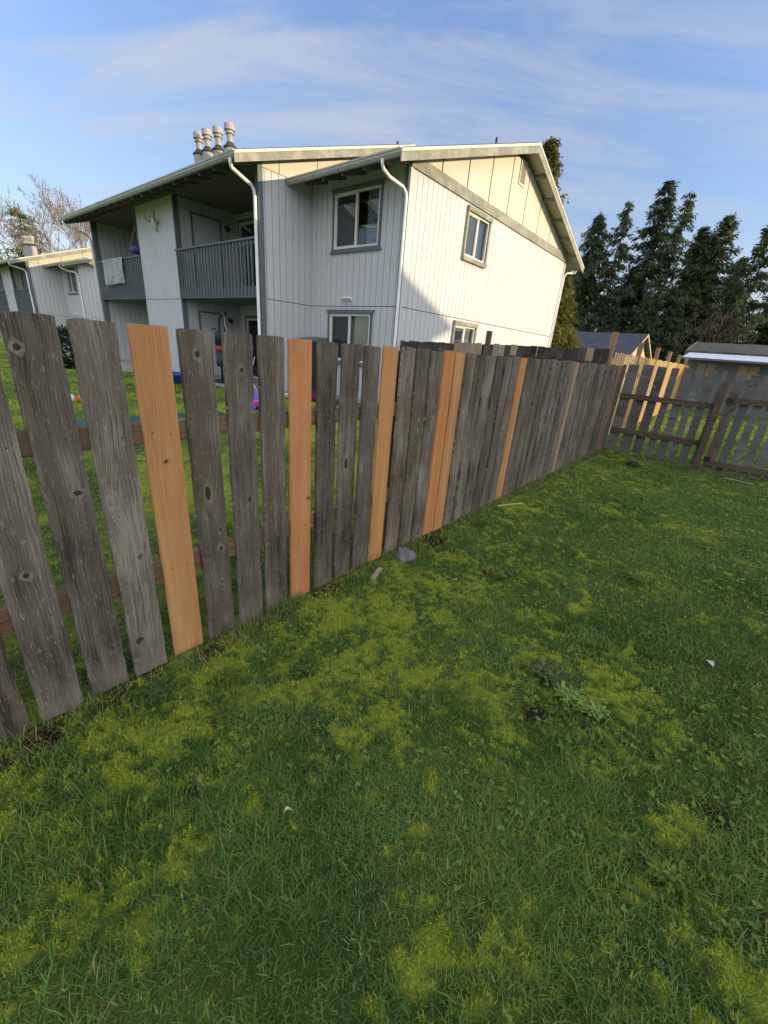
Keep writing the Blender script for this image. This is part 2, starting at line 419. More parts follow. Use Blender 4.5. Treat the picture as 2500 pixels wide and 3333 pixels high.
class MB:
    def __init__(s):
        s.v, s.f, s.mi = [], [], []

    def add(s, vs, fs, mi=0):
        b = len(s.v)
        s.v += [tuple(x) for x in vs]
        for f in fs:
            s.f.append(tuple(b + i for i in f))
            s.mi.append(mi)

    def hexa(s, p, mi=0):
        """8 corners: bottom ring then top ring"""
        s.add(p, [(3, 2, 1, 0), (4, 5, 6, 7), (0, 1, 5, 4), (1, 2, 6, 5), (2, 3, 7, 6), (3, 0, 4, 7)], mi)

    def box(s, a, b, mi=0):
        x0, x1 = sorted((a[0], b[0])); y0, y1 = sorted((a[1], b[1])); z0, z1 = sorted((a[2], b[2]))
        s.hexa([(x0, y0, z0), (x1, y0, z0), (x1, y1, z0), (x0, y1, z0), (x0, y0, z1), (x1, y0, z1), (x1, y1, z1), (x0, y1, z1)], mi)

    def prism(s, ring, off, mi=0):
        """extrude a planar ring of points by the vector off"""
        n = len(ring)
        o = Vector(off)
        vs = [tuple(p) for p in ring] + [tuple(Vector(p) + o) for p in ring]
        s.add(vs, [tuple(range(n))[::-1], tuple(range(n, 2 * n))] + [(i, (i + 1) % n, n + (i + 1) % n, n + i) for i in range(n)], mi)

    def tube(s, path, rad, n=8, mi=0, cap=True):
        P = [Vector(p) for p in path]
        rads = rad if isinstance(rad, (list, tuple)) else [rad] * len(P)
        rings = []
        ref = None
        for i, p in enumerate(P):
            t = (P[min(i + 1, len(P) - 1)] - P[max(i - 1, 0)])
            t = t.normalized() if t.length > 1e-9 else Vector((0, 0, 1))
            if ref is None:
                ref = Vector((1, 0, 0)) if abs(t.x) < 0.8 else Vector((0, 1, 0))
            ref = (ref - t * ref.dot(t))
            ref = ref.normalized() if ref.length > 1e-6 else t.orthogonal().normalized()
            b = t.cross(ref)
            rings.append([p + rads[i] * (math.cos(2 * math.pi * k / n) * ref + math.sin(2 * math.pi * k / n) * b) for k in range(n)])
        vs = [v for r in rings for v in r]
        fs = []
        for i in range(len(P) - 1):
            for k in range(n):
                fs.append((i * n + k, i * n + (k + 1) % n, (i + 1) * n + (k + 1) % n, (i + 1) * n + k))
        if cap:
            fs.append(tuple(range(n))[::-1])
            fs.append(tuple(range((len(P) - 1) * n, len(P) * n)))
        s.add(vs, fs, mi)

    def lathe(s, prof, c=(0, 0, 0), n=20, mi=0):
        vs, fs = [], []
        for r, z in prof:
            for k in range(n):
                a = 2 * math.pi * k / n
                vs.append((c[0] + r * math.cos(a), c[1] + r * math.sin(a), c[2] + z))
        for i in range(len(prof) - 1):
            for k in range(n):
                fs.append((i * n + k, i * n + (k + 1) % n, (i + 1) * n + (k + 1) % n, (i + 1) * n + k))
        fs.append(tuple(range(n))[::-1])
        fs.append(tuple(range((len(prof) - 1) * n, len(prof) * n)))
        s.add(vs, fs, mi)

    def build(s, name, mats, parent=None, loc=None, smooth=False, bevel=0.0):
        me = bpy.data.meshes.new(name)
        me.from_pydata(s.v, [], s.f)
        if not isinstance(mats, (list, tuple)):
            mats = [mats]
        for m in mats:
            me.materials.append(m)
        if any(s.mi):
            me.polygons.foreach_set('material_index', s.mi)
        if smooth:
            me.polygons.foreach_set('use_smooth', [True] * len(s.f))
        me.update()
        o = bpy.data.objects.new(name, me)
        COL.objects.link(o)
        if parent: o.parent = parent
        if loc: o.location = loc
        if bevel:
            b = o.modifiers.new('bevel', 'BEVEL')
            b.width = bevel
            b.segments = 2
            b.limit_method = 'ANGLE'
        return o


KIDS = {}


def kids(o):
    return [c for c in bpy.data.objects if c.parent == o]


def copy_tree(o, parent=None):
    c = o.copy()
    COL.objects.link(c)
    c.parent = parent
    for ch in kids(o):
        copy_tree(ch, c)
    return c


def fast_mesh(name, verts, faces_flat, sizes, mats, tint=None, parent=None, smooth=False):
    """numpy arrays straight into a mesh"""
    me = bpy.data.meshes.new(name)
    me.vertices.add(len(verts))
    me.vertices.foreach_set('co', np.asarray(verts, np.float32).ravel())
    me.loops.add(len(faces_flat))
    me.loops.foreach_set('vertex_index', np.asarray(faces_flat, np.int32))
    me.polygons.add(len(sizes))
    st = np.concatenate([[0], np.cumsum(sizes)[:-1]]).astype(np.int32)
    me.polygons.foreach_set('loop_start', st)
    me.polygons.foreach_set('loop_total', np.asarray(sizes, np.int32))
    if smooth:
        me.polygons.foreach_set('use_smooth', np.ones(len(sizes), bool))
    me.update(calc_edges=True)
    me.validate()
    if tint is not None:
        at = me.color_attributes.new('tint', 'FLOAT_COLOR', 'POINT')
        at.data.foreach_set('color', np.asarray(tint, np.float32).ravel())
    for m in (mats if isinstance(mats, (list, tuple)) else [mats]):
        me.materials.append(m)
    o = bpy.data.objects.new(name, me)
    COL.objects.link(o)
    if parent: o.parent = parent
    return o


rng = np.random.default_rng(7)
random.seed(7)
_G = np.random.default_rng(3).random((64, 64))


def vnoise(x, y):
    xi, yi = np.floor(x).astype(int), np.floor(y).astype(int)
    fx, fy = x - xi, y - yi
    fx, fy = fx * fx * (3 - 2 * fx), fy * fy * (3 - 2 * fy)
    g = lambda i, j: _G[i % 64, j % 64]
    return (g(xi, yi) * (1 - fx) + g(xi + 1, yi) * fx) * (1 - fy) + (g(xi, yi + 1) * (1 - fx) + g(xi + 1, yi + 1) * fx) * fy


def fbm(x, y, o=4):
    s, a, t = 0, 0.5, 0
    for i in range(o):
        s = s + a * vnoise(x * 2 ** i + 13.1 * i, y * 2 ** i + 5.7 * i)
        t += a
        a *= 0.55
    return s / t


# ------------------------------------------------------------------ ground
def ground_h(x, y):
    t = np.clip((-x - 13.0) / 12.0, 0, 1)
    return -0.64 * t * t * (3 - 2 * t)


PATCH = [(0.77, 1.24, .21), (0.56, 1.12, .14), (0.68, 0.54, .12), (0.85, 0.55, .07), (0.77, 0.03, .08), (0.74, -0.12, .05),
         (1.04, 2.93, .17), (1.35, 2.69, .08), (1.83, 2.0, .19), (1.31, 1.97, .11), (1.23, 1.53, .12), (1.44, 1.38, .12),
         (1.43, 1.2, .07), (1.74, .88, .05), (1.6, .55, .07), (1.81, 1.62, .12), (2.0, 1.49, .11), (2.23, 1.09, .10),
         (.22, 1.43, .14), (.75, 1.45, .13), (.56, .95, .11), (.74, 1.91, .12), (.4, .5, .12), (.35, .34, .12), (.76, 3.5, .11),
         (1.74, 4.95, .17), (1.66, 2.03, .15), (.81, 1.07, .13), (.48, 1.75, .14), (.62, 2.25, .12), (.30, .75, .12), (1.15, 2.35, .08), (.55, 3.1, .14), (.35, 4.2, .16)]
DIRT = [(.13, 2.79, .13), (.74, 7.8, .14), (.69, .38, .035), (2.34, 1.32, .10), (1.47, 1.62, .07), (.06, -.10, .13), (.06, .10, .10), (.05, .33, .08), (.05, .78, .05), (.05, 1.55, .06), (2.15, 1.62, .07)]


def mossf(x, y):
    wx = x + 0.16 * (fbm(x * 5, y * 5) - .5) + 0.10 * (fbm(x * 19, y * 19) - .5)
    wy = y + 0.16 * (fbm(x * 5 + 40, y * 5) - .5) + 0.10 * (fbm(x * 19 + 9, y * 19) - .5)
    k = np.zeros_like(x)
    for px, py, pr in PATCH:
        k = np.maximum(k, np.exp(-(((wx - px) ** 2 + (wy - py) ** 2) / ((1.30 if py > 1.0 else 1.0) * pr) ** 2)))
    n = fbm(x * 2.6 + 7, y * 2.6 + 2) - .5
    mid_ = fbm(x * 8 + 3, y * 8 + 50) - .5
    fine_ = fbm(x * 33 + 3, y * 33 + 20) - .5
    strip = 0.42 * np.exp(-(np.maximum(x, 0) / 0.95) ** 2)
    yard = k * 0.80 + strip + n * 1.1 + mid_ * 2.0 + fine_ * 3.0
    nb = .60 + (fbm(x * 1.1 + 3, y * 1.1) - .5) * 2.2 + mid_ * .8 + fine_ * 1.0 - .5 * np.exp(-((x + .25) / .35) ** 2)
    k = np.where(x < -0.05, (nb - .25) * 1.6, (yard - .47) * 2.2)
    return np.clip(k, 0, 1)


def dirtf(x, y):
    wx = x + 0.10 * (fbm(x * 14, y * 14) - .5)
    wy = y + 0.10 * (fbm(x * 14 + 40, y * 14) - .5)
    k = np.zeros_like(x)
    for px, py, pr in DIRT:
        k = np.maximum(k, np.exp(-(((wx - px) ** 2 + (wy - py) ** 2) / pr ** 2) ** 1.5))
    s = np.exp(-((x - 0.03) / (0.065 + .05 * np.exp(-((y - .2) / .8) ** 2))) ** 2) * np.clip((fbm(x * 5, y * 5) - .33) * 5, 0, 1) * (y < 9)
    return np.clip(np.maximum(k, s * 0.9), 0, 1)


def cushion(x, y):
    return (0.012 * mossf(x, y) + 0.010 * (fbm(x * 11, y * 11 + 4) - .5)) * (x > .03)


def grid(x0, x1, y0, y1, step):
    xs = np.arange(x0, x1 + step / 2, step)
    ys = np.arange(y0, y1 + step / 2, step)
    X, Y = np.meshgrid(xs, ys)
    nx, ny = len(xs), len(ys)
    i = (np.arange(ny - 1)[:, None] * nx + np.arange(nx - 1)[None]).ravel()
    F = np.stack([i, i + 1, i + 1 + nx, i + nx], 1)
    return X.ravel(), Y.ravel(), F


m, n, p, o = mat('lawn_soil')
tcg = n.new('ShaderNodeTexCoord').outputs['Object']
at = n.new('ShaderNodeAttribute', attribute_name='tint')
mo, di, _q = n.sep(at.outputs['Vector'])
f1 = n.noise(tcg, 1.4, 6, 0.62)
f2 = n.noise(tcg, 42.0, 5, 0.65)
f3 = n.noise(tcg, 260.0, 3, 0.6)
grass = n.mix(n.ramp(f1, 0.35, 0.65), (0.060, 0.105, 0.026), (0.135, 0.200, 0.044))
grass = n.mix(n.ramp(f3, 0.35, 0.62), n.mix(0.55, grass, (0.018, 0.032, 0.012)), grass)
mossc = n.mix(n.ramp(f2, 0.35, 0.65), (0.24, 0.31, 0.040), (0.44, 0.51, 0.065))
mossc = n.mix(n.ramp(f3, 0.36, 0.6), n.mix(0.5, mossc, (0.10, 0.11, 0.02)), mossc)
soil = n.mix(n.ramp(f3, 0.4, 0.6), (0.012, 0.009, 0.007), (0.070, 0.045, 0.030))
c1 = n.mix(mo, grass, mossc)
c1 = n.mix(di, c1, soil)
n.put(p.inputs['Base Color'], c1)
p.inputs['Roughness'].default_value = 0.95
p.inputs['Specular IOR Level'].default_value = 0.05
n.put(p.inputs['Normal'], n.bump(n.m('ADD', f2, f3), 0.9, 0.02))
MT['lawn'] = m


def ground_patch(name, x0, x1, y0, y1, step, dz, hole=None):
    X, Y, F = grid(x0, x1, y0, y1, step)
    if hole:
        cx = X[F].mean(1); cy = Y[F].mean(1)
        F = F[~((cx > hole[0]) & (cx < hole[1]) & (cy > hole[2]) & (cy < hole[3]))]
    Z = ground_h(X, Y) + dz
    t = np.stack([mossf(X, Y), dirtf(X, Y), np.zeros_like(X), np.ones_like(X)], 1)
    Z = Z - 0.012 * t[:, 1]
    if step < .1: Z = Z + cushion(X, Y)
    o = fast_mesh(name, np.stack([X, Y, Z], 1), F.ravel(), np.full(len(F), 4), MT['lawn'], tint=t)
    return tag(o, None, None, kind='structure')


ground_patch('ground', -600, 600, -600, 600, 6.0, -0.0, hole=(-42, 24, -30, 60))
ground_patch('lawn', -42, 24, -30, 60, 0.5, 0.0, hole=(-4.0, 5.0, -1.5, 9.5))
ground_patch('back_lawn', -4.0, 5.0, -1.5, 9.5, 0.025, 0.0)


# ------------------------------------------------------------------ grass
def blades(name, x, y, L, wd, col, lean_lo=0.35, lean_hi=1.1):
    N = len(x)
    z = ground_h(x, y) - 0.004 + cushion(x, y) * (y < 9)
    yaw = rng.uniform(0, 2 * np.pi, N)
    face = yaw + rng.uniform(-0.6, 0.6, N)
    a1 = rng.uniform(lean_lo, lean_hi, N)
    a2 = a1 + rng.uniform(0.1, 0.8, N)
    lx, ly = np.cos(yaw), np.sin(yaw)
    sx, sy = -np.sin(face), np.cos(face)
    B = np.stack([x, y, z], 1)
    Mid = B + (0.5 * L)[:, None] * np.stack([lx * np.sin(a1), ly * np.sin(a1), np.cos(a1)], 1)
    T = Mid + (0.5 * L)[:, None] * np.stack([lx * np.sin(a2), ly * np.sin(a2), np.maximum(np.cos(a2), -0.3)], 1)
    S = np.stack([sx, sy, np.zeros(N)], 1) * (0.5 * wd)[:, None]
    V = np.stack([B - S, B + S, Mid + S * 0.85, Mid - S * 0.85, T], 1).reshape(-1, 3)
    b = (np.arange(N) * 5)[:, None]
    F = np.concatenate([b + np.array([0, 1, 2, 3]), b + np.array([3, 2, 4])], 1).ravel()
    sizes = np.tile([4, 3], N)
    t = np.repeat(np.concatenate([col, np.ones((N, 1))], 1), 5, 0)
    o = fast_mesh(name, V, F, sizes, MT['blade'], tint=t)
    return o


MT['blade'] = foliage('grass_blade', None, None, 0.45, attr=True, rough=0.65, spec=0.10)


def lawn_points(x0, x1, y0, y1, dens0, dref=1.8, power=1.7, dmax=99):
    n0 = int((x1 - x0) * (y1 - y0) * dens0)
    x = rng.uniform(x0, x1, n0); y = rng.uniform(y0, y1, n0)
    d = np.sqrt((x - 1.76) ** 2 + y ** 2 + 1.5 ** 2)
    keep = (rng.random(n0) < np.clip((dref / d) ** power, 0, 1)) & (d < dmax)
    return x[keep], y[keep], d[keep]


def grass_cols(x, y, moss, N, gain=1.0):
    r = rng.random(N)
    n1 = fbm(x * 2.3 + 11, y * 2.3)
    A = np.array([0.078, 0.180, 0.036]); B_ = np.array([0.238, 0.360, 0.090]); Cc = np.array([0.095, 0.215, 0.066])
    k = np.clip(rng.normal(0.50, 0.32, N) + (n1 - .5) * 1.2 + (fbm(x * 9 + 2, y * 9 + 71) - .5) * 1.1, 0, 1)[:, None]
    c = A * (1 - k) + B_ * k
    blue = (fbm(x * 1.7 + 31, y * 1.7 + 8) > .52)[:, None] & (rng.random(N) < .6)[:, None]
    c = np.where(blue, 0.4 * c + 0.6 * Cc * (0.7 + k), c)
    straw = (r < 0.022 + 0.05 * (fbm(x * 3 + 5, y * 3 + 60) > .56))[:, None]
    c = np.where(straw, np.array([0.50, 0.41, 0.22]) * rng.uniform(.6, 1.1, N)[:, None], c)
    m_ = (rng.random(N) < moss * 0.85)[:, None]
    mk = rng.random(N)[:, None]
    mc = np.array([0.24, 0.32, 0.036]) * (1 - mk) + np.array([0.52, 0.61, 0.078]) * mk
    return np.where(m_, mc, c) * gain, m_[:, 0]


x, y, d = lawn_points(0.02, 4.6, -1.2, 8.58, 31000)
mo_ = mossf(x, y); di_ = dirtf(x, y)
keep = rng.random(len(x)) > np.maximum(di_ * 0.93, mo_ * 0.25)
x, y, d, mo_ = x[keep], y[keep], d[keep], mo_[keep]
N = len(x)
col, ism = grass_cols(x, y, mo_, N)
clump = 0.45 + 1.05 * fbm(x * 9, y * 9 + 3)
L = rng.gamma(5.0, 0.0056, N) * clump * np.where(fbm(x * 4.1 + 77, y * 4.1 + 12) > .60, 1.45, 1.0)
L = np.where(ism, rng.uniform(0.008, 0.020, N), L)
wd = rng.uniform(0.0015, 0.0040, N) * (d / 1.8) ** 0.75
wd = np.where(ism, wd * 0.9, wd)
xm, ym, dm = lawn_points(0.02, 3.6, -1.0, 6.0, 30000, 1.8, 1.9)
mm_ = mossf(xm, ym)
keep = rng.random(len(xm)) < mm_ * .8
xm, ym, dm, mm_ = xm[keep], ym[keep], dm[keep], mm_[keep]
cm, _ = grass_cols(xm, ym, np.full(len(xm), 1.15), len(xm))
tag(blades('moss', xm, ym, rng.uniform(.010, .024, len(xm)), rng.uniform(.0024, .0046, len(xm)) * (dm / 1.8) ** .75, cm, .0, .9), 'bright yellow green moss tufts spreading through the lawn', 'moss', kind='stuff')
tag(blades('grass', x, y, L, wd, col), 'short mown lawn grass with yellow moss patches', 'grass', kind='stuff')

# taller unmown grass along the fence foot
nf = 26000
y = rng.uniform(-0.8, 8.6, nf)
x = np.abs(rng.normal(0, 0.055, nf)) * np.where(rng.random(nf) < .35, -1, 1) + 0.012
keep = rng.random(nf) < np.clip((fbm(x * 0 + 2, y * 3.1) - .40) * 5, .03, 1) * (1 - .8 * dirtf(x, y))
x, y = x[keep], y[keep]
N = len(x)
col, _ = grass_cols(x, y, np.zeros(N), N)
st = rng.random(N) < .30
col[st] = np.array([0.36, 0.29, 0.15])
tag(blades('fence_grass', x, y, rng.uniform(.03, .12, N) * (0.45 + fbm(x * 0 + 9, y * 4.0)), rng.uniform(.0022, .0042, N), col, .1, 1.1), 'longer grass tufts along the foot of the board fence', 'grass', kind='stuff')

# dead stems and litter lying along the boards
nl = 7000
y = rng.uniform(-0.8, 8.6, nl)
x = np.abs(rng.normal(0, .07, nl)) + .004
keep = rng.random(nl) < np.clip((fbm(x * 0 + 5, y * 2.2 + 9) - .36) * 5, .05, 1)
x, y = x[keep], y[keep]
N = len(x)
lit = np.array([0.20, 0.14, 0.085]) * rng.uniform(.35, 1.5, N)[:, None]
tag(blades('dry_litter', x, y, rng.uniform(.02, .07, N), rng.uniform(.0015, .0035, N), lit, 1.15, 1.5), 'dead stems and brown litter lying along the fence foot', 'litter', kind='stuff')

# neighbour's lawn, seen between the boards
x, y, d = lawn_points(-4.5, -0.02, -1.2, 8.4, 8000, 1.8, 1.7)
N = len(x)
mo_ = mossf(x, y)
col, ism = grass_cols(x, y, mo_, N, 1.15)
col = col * np.array([1.12, .95, 1.1])
L = np.where(ism, .018, rng.uniform(0.02, 0.045, N))
wd = rng.uniform(0.0026, 0.0046, N) * (d / 1.8) ** 0.85
tag(blades('neighbour_grass', x, y, L, wd, col), "neighbour's lawn grass on the far side of the fence", 'grass', kind='stuff')
x, y, d = lawn_points(-16, -4.5, -2, 7.0, 9000, 1.8, 1.9)
x2, y2, d2 = lawn_points(-.2, 7, 8.9, 24, 16000, 1.8, 1.7)
x = np.concatenate([x, x2]); y = np.concatenate([y, y2]); d = np.concatenate([d, d2])
N = len(x)
col, ism = grass_cols(x, y, np.full(N, .25), N)
tag(blades('outer_grass', x, y, rng.uniform(.03, .06, N), rng.uniform(.003, .005, N) * (d / 1.8) ** .9, col), 'mown grass of the lawns beyond the fences', 'grass', kind='stuff')

# clover and small broad leaves through the lawn
x, y, d = lawn_points(0.15, 4.2, -0.8, 8.0, 520, 2.0, 1.4)
cl_ = fbm(x * 1.9 + 20, y * 1.9 + 4) + 0.10 * np.clip(x - 1.6, 0, 1)
k = rng.random(len(x)) < np.clip((cl_ - .44) * 5, 0.04, 1)
x, y, d = x[k], y[k], d[k]
VV, FF, SS, TT = [], [], [], []
vb = 0
for i in range(len(x)):
    h0 = rng.uniform(.012, .032)
    base = rng.uniform(0, 6.28)
    gcol = np.array([0.175, 0.265, 0.070]) * rng.uniform(.7, 1.5)
    for j in range(3):
        a = base + j * 2.09 + rng.uniform(-.3, .3)
        rr = rng.uniform(.0032, .0070) * (d[i] / 1.8) ** .4
        cx, cy = x[i] + math.cos(a) * rr * 1.1, y[i] + math.sin(a) * rr * 1.1
        tx, ty = rng.uniform(-.35, .35, 2)
        for q in range(6):
            aa = a + q * math.pi / 3
            px, py = math.cos(aa) * rr, math.sin(aa) * rr
            VV.append((cx + px, cy + py, h0 + px * tx + py * ty))
            TT.append((*gcol, 1))
        FF += [vb + q for q in range(6)]
        SS.append(6)
        vb += 6
tag(fast_mesh('clover', VV, FF, SS, MT['blade'], tint=TT), 'scattered clover leaves growing through the lawn', 'clover', kind='stuff')


# rosette weeds
def weed(x, y, rad, n, col, lab, upright=0.35, grp='broad leaved weeds in the lawn'):
    V, F, S, T = [], [], [], []
    hubs = [(0, 0)] + [(rad * .75 * math.sqrt(rng.random()) * math.cos(q), rad * .75 * math.sqrt(rng.random()) * math.sin(q)) for q in rng.uniform(0, 6.28, 7)]
    for i in range(n * 3):
        hx, hy = hubs[rng.integers(len(hubs))]
        a = rng.uniform(0, 6.28)
        l = rng.uniform(.014, .036) * (1 + rad * 2)
        wv = l * rng.uniform(.24, .42)
        el = rng.uniform(.05, upright + .35)
        r0 = rng.uniform(0, .022)
        ca, sa = math.cos(a), math.sin(a)
        c = np.array(col) * np.array([3.6, 2.3, 1.15]) * rng.uniform(.6, 1.4)
        lift = rng.uniform(.006, .022)
        b = len(V)
        for t_, ww in ((0, .12), (.3, .75), (.62, 1.0), (.88, .6), (1.0, .05)):
            rr = r0 + l * t_
            hw = ww * wv * .5 * (1 + .25 * math.sin(t_ * 23 + i))
            z = lift + l * math.sin(el) * t_ * (1.5 - .8 * t_)
            V.append((hx + ca * rr - sa * hw, hy + sa * rr + ca * hw, z + hw * .35))
            V.append((hx + ca * rr + sa * hw, hy + sa * rr - ca * hw, z + hw * .35))
            T.append((*c, 1)); T.append((*(c * .92), 1))
        for q in range(4):
            F += [b + 2 * q, b + 2 * q + 1, b + 2 * q + 3, b + 2 * q + 2]
            S.append(4)
    o = fast_mesh('weed', V, F, S, MT['blade'], tint=T)
    o.location = (x, y, .014)
    return tag(o, lab, 'weed', grp)


weed(.523, 1.035, .075, 46, (.030, .075, .040), 'dark green round weed rosette in the bright moss below the second orange board')
weed(1.40, 1.86, .13, 90, (.040, .085, .065), 'grey green feathery weed patch beside the bare soil in mid lawn')
weed(1.61, 1.79, .12, 110, (.070, .165, .085), 'pale green leafy weed clump just right of the bare soil patch', .5)
weed(.166, .47, .075, 40, (.030, .075, .045), 'dark broad leaved weed at the foot of the knot holed board')
weed(.33, .72, .06, 34, (.035, .080, .035), 'small dark weed in the moss near the first orange board')
weed(.50, .62, .055, 30, (.035, .080, .035), 'small flat weed in the near left moss patch')
weed(.75, 2.62, .09, 40, (.060, .110, .065), 'flat pale weed out on the lawn right of the grey rock')
weed(1.55, 3.4, .10, 50, (.050, .105, .060), 'flat green weed in the middle of the far lawn')
weed(2.05, 1.25, .07, 44, (.045, .105, .040), 'leafy weed at the right edge of the lawn near the bare soil')
weed(.22, 3.42, .07, 30, (.035, .085, .035), 'dark weed between the straw and the new red board')


# ------------------------------------------------------------------ board fence along the yard
def board_mesh(name, wdt, h, t, seed, mats, holes=(), notch=None, rough=1.0, nails=True, z0=0.0, seg=0.035, plugs=()):
    r = random.Random(seed)
    bm = bmesh.new()
    pts = []
    nseg = int((h - z0) / seg)
    skew = r.uniform(-.006, .006) * rough
    jit = lambda: r.gauss(0, 0.0009) * rough
    wave = [r.uniform(-1, 1) for _ in range(4)]

    def edge(z, side):
        e = 0.0016 * rough * (wave[0] * math.sin(z * 7 + wave[1] * 5) + wave[2] * math.sin(z * 19 + wave[3] * 7))
        return side * (wdt / 2 + e + jit())
    for i in range(6):
        pts.append((-wdt / 2 + wdt * i / 5, z0 + r.uniform(-.004, .004) * rough))
    for i in range(1, nseg):
        z = z0 + (h - z0) * i / nseg
        yy = edge(z, 1)
        if notch and abs(z - notch[0]) < notch[1]:
            yy -= notch[2] * (1 - (abs(z - notch[0]) / notch[1]) ** 1.5)
        pts.append((yy, z))
    cuts_ = sorted([r.uniform(.12, .88) for _ in range(r.choice((0, 1, 1, 2)))], reverse=False) if rough > .5 else []
    for i in range(9):
        for q_ in cuts_:
            if i and (i - 1) / 8 < q_ <= i / 8:
                yc, dp = wdt / 2 - wdt * q_, r.uniform(.012, .07)
                pts += [(yc + .0016, h), (yc + r.uniform(-.001, .001), h - dp), (yc - .0016, h)]
        if i / 8 in cuts_: continue
        pts.append((wdt / 2 - wdt * i / 8, h + skew * (i / 8 - .5) + r.uniform(-.0025, .0025) * rough - (r.uniform(.001, .009) * rough if i in (0, 8) else 0)))
    for i in range(nseg - 1, 0, -1):
        z = z0 + (h - z0) * i / nseg
        pts.append((edge(z, -1), z))
    loops = [pts]
    for hy, hz, ra, rb in holes:
        loops.append([(hy + ra * math.cos(k * math.pi / 9) * (1 + r.uniform(-.08, .08)), hz + rb * math.sin(k * math.pi / 9)) for k in range(18)])
    for lp in loops:
        vs = [bm.verts.new((0, a, b)) for a, b in lp]
        for i in range(len(vs)):
            bm.edges.new((vs[i], vs[(i + 1) % len(vs)]))
    bmesh.ops.triangle_fill(bm, use_beauty=True, use_dissolve=False, edges=bm.edges[:])
    ex = bmesh.ops.extrude_face_region(bm, geom=bm.faces[:])
    bmesh.ops.translate(bm, verts=[v for v in ex['geom'] if isinstance(v, bmesh.types.BMVert)], vec=(-t, 0, 0))
    bmesh.ops.recalc_face_normals(bm, faces=bm.faces[:])
    for f in bm.faces:
        f.material_index = 0
    if nails:
        for zr in (1.12, 0.488):
            for sy in (-1, 1):
                if r.random() < .12:
                    continue
                cy, cz = sy * wdt * r.uniform(.2, .3), zr + r.uniform(-.02, .02)
                vs = [bm.verts.new((0.0012, cy + .0034 * math.cos(k * math.pi / 4), cz + .0034 * math.sin(k * math.pi / 4))) for k in range(8)]
                f = bm.faces.new(vs)
                f.material_index = 1
                f.normal_update()
                if f.normal.x < 0: f.normal_flip()
    for cy, cz, ra, rb in plugs:
        n_ = 20
        inn = [bm.verts.new((0.0008, cy + ra * .9 * math.cos(k * 2 * math.pi / n_), cz + rb * .9 * math.sin(k * 2 * math.pi / n_))) for k in range(n_)]
        ou = [bm.verts.new((0.0006, min(wdt / 2 - .004, max(-wdt / 2 + .004, cy + ra * 1.9 * math.cos(k * 2 * math.pi / n_) * (1 + .12 * math.sin(k * .63 + cz * 40)))), cz + rb * 2.5 * math.sin(k * 2 * math.pi / n_) * (1 + .22 * math.sin(k * .63 + cz * 90)))) for k in range(n_)]
        for k in range(n_):
            f = bm.faces.new((inn[k], inn[(k + 1) % n_], ou[(k + 1) % n_], ou[k]))
            f.material_index = 3
            f.normal_update()
            if f.normal.x < 0: f.normal_flip()
        vs = [bm.verts.new((0.0010, cy + ra * math.cos(k * math.pi / 7) * (1 + .12 * math.sin(k * 2.3)), cz + rb * math.sin(k * math.pi / 7))) for k in range(14)]
        f = bm.faces.new(vs)
        f.material_index = 2
        f.normal_update()
        if f.normal.x < 0: f.normal_flip()
    me = bpy.data.meshes.new(name)
    bm.to_mesh(me)
    bm.free()
    for m_ in mats: me.materials.append(m_)
    return me


fence = empty('board_fence', (0, 0, 0), 'long weathered grey board fence with a few new orange boards between two lawns', 'fence')
spots = []
for k in range(9):
    spots.append((0.112 - 0.178 * k, 'old'))
spots += [(.2904, 'old'), (.4618, 'old'), (.6448, 'cedar'), (.8255, 'old'), (1.0084, 'old'), (1.1829, 'old'), (1.3605, 'cedar_red'),
          (1.5509, 'old'), (1.7279, 'old'), (1.9081, 'old'), (2.0742, 'cedar'), (2.2695, 'old'), (2.447, 'old'), (2.622, 'old'),
          (2.792, 'cedar_red'), (2.946, 'cedar')]
spots += [(3.118 + .1817 * k, 'old') for k in range(6)] + [(4.2085, 'cedar')]
spots += [(4.388 + .1795 * k, 'old') for k in range(9)] + [(6.003, 'tan')]
spots += [(6.1794 + .1764 * k, 'old') for k in range(13)] + [(8.472, 'tanbrown'), (8.648, 'old')]
LABS = {'cedar': 'new orange cedar board', 'cedar_red': 'new reddish cedar board', 'tan': 'pale tan replacement board', 'tanbrown': 'brown replacement board'}
for i, (s, kind) in enumerate(spots):
    holes, notch, hgt = (), None, 1.5215 + random.uniform(-.007, .007)
    rough = 1.0 if kind == 'old' else 0.22
    if abs(s - .2904) < 1e-3: hgt = 1.531; holes = ()
    if abs(s - .4618) < 1e-3: holes = ((.028, .60, .011, .014), (-.030, .185, .017, .022))
    if abs(s - 1.0084) < 1e-3: notch = (1.185, .055, .030)
    plugs = {.2904: ((-.045, 1.43, .010, .011), (.03, .93, .014, .009)), .112: ((.0, .66, .010, .010),), .8255: ((.0, 1.43, .010, .014), (.035, .62, .007, .009), (.03, .52, .010, .012), (.02, .33, .006, .009)), 1.0084: ((.01, 1.37, .009, .010), (.02, .74, .011, .012)), .6448: ((.0, 1.0, .009, .006),), 1.3605: ((.055, .66, .010, .007),)}.get(s, ())
    me = board_mesh('board', .14, hgt, .017, 100 + i, [MT[kind], MT['nail'], MT['knot'], MT['knothalo'] if kind == 'old' else MT['knotring']], holes, notch, rough, z0=random.uniform(0.0, .012), plugs=plugs)
    b = bpy.data.objects.new('board', me)
    COL.objects.link(b)
    b.parent = fence
    b.location = (random.uniform(-.0015, .002), s + .07, 0)
    b.rotation_euler = (random.uniform(-.006, .006) if kind == 'old' else random.uniform(-.002, .002), random.uniform(-.004, .004), random.uniform(-.02, .02) if kind == 'old' else 0)
    if kind in LABS: b['label'] = LABS[kind]
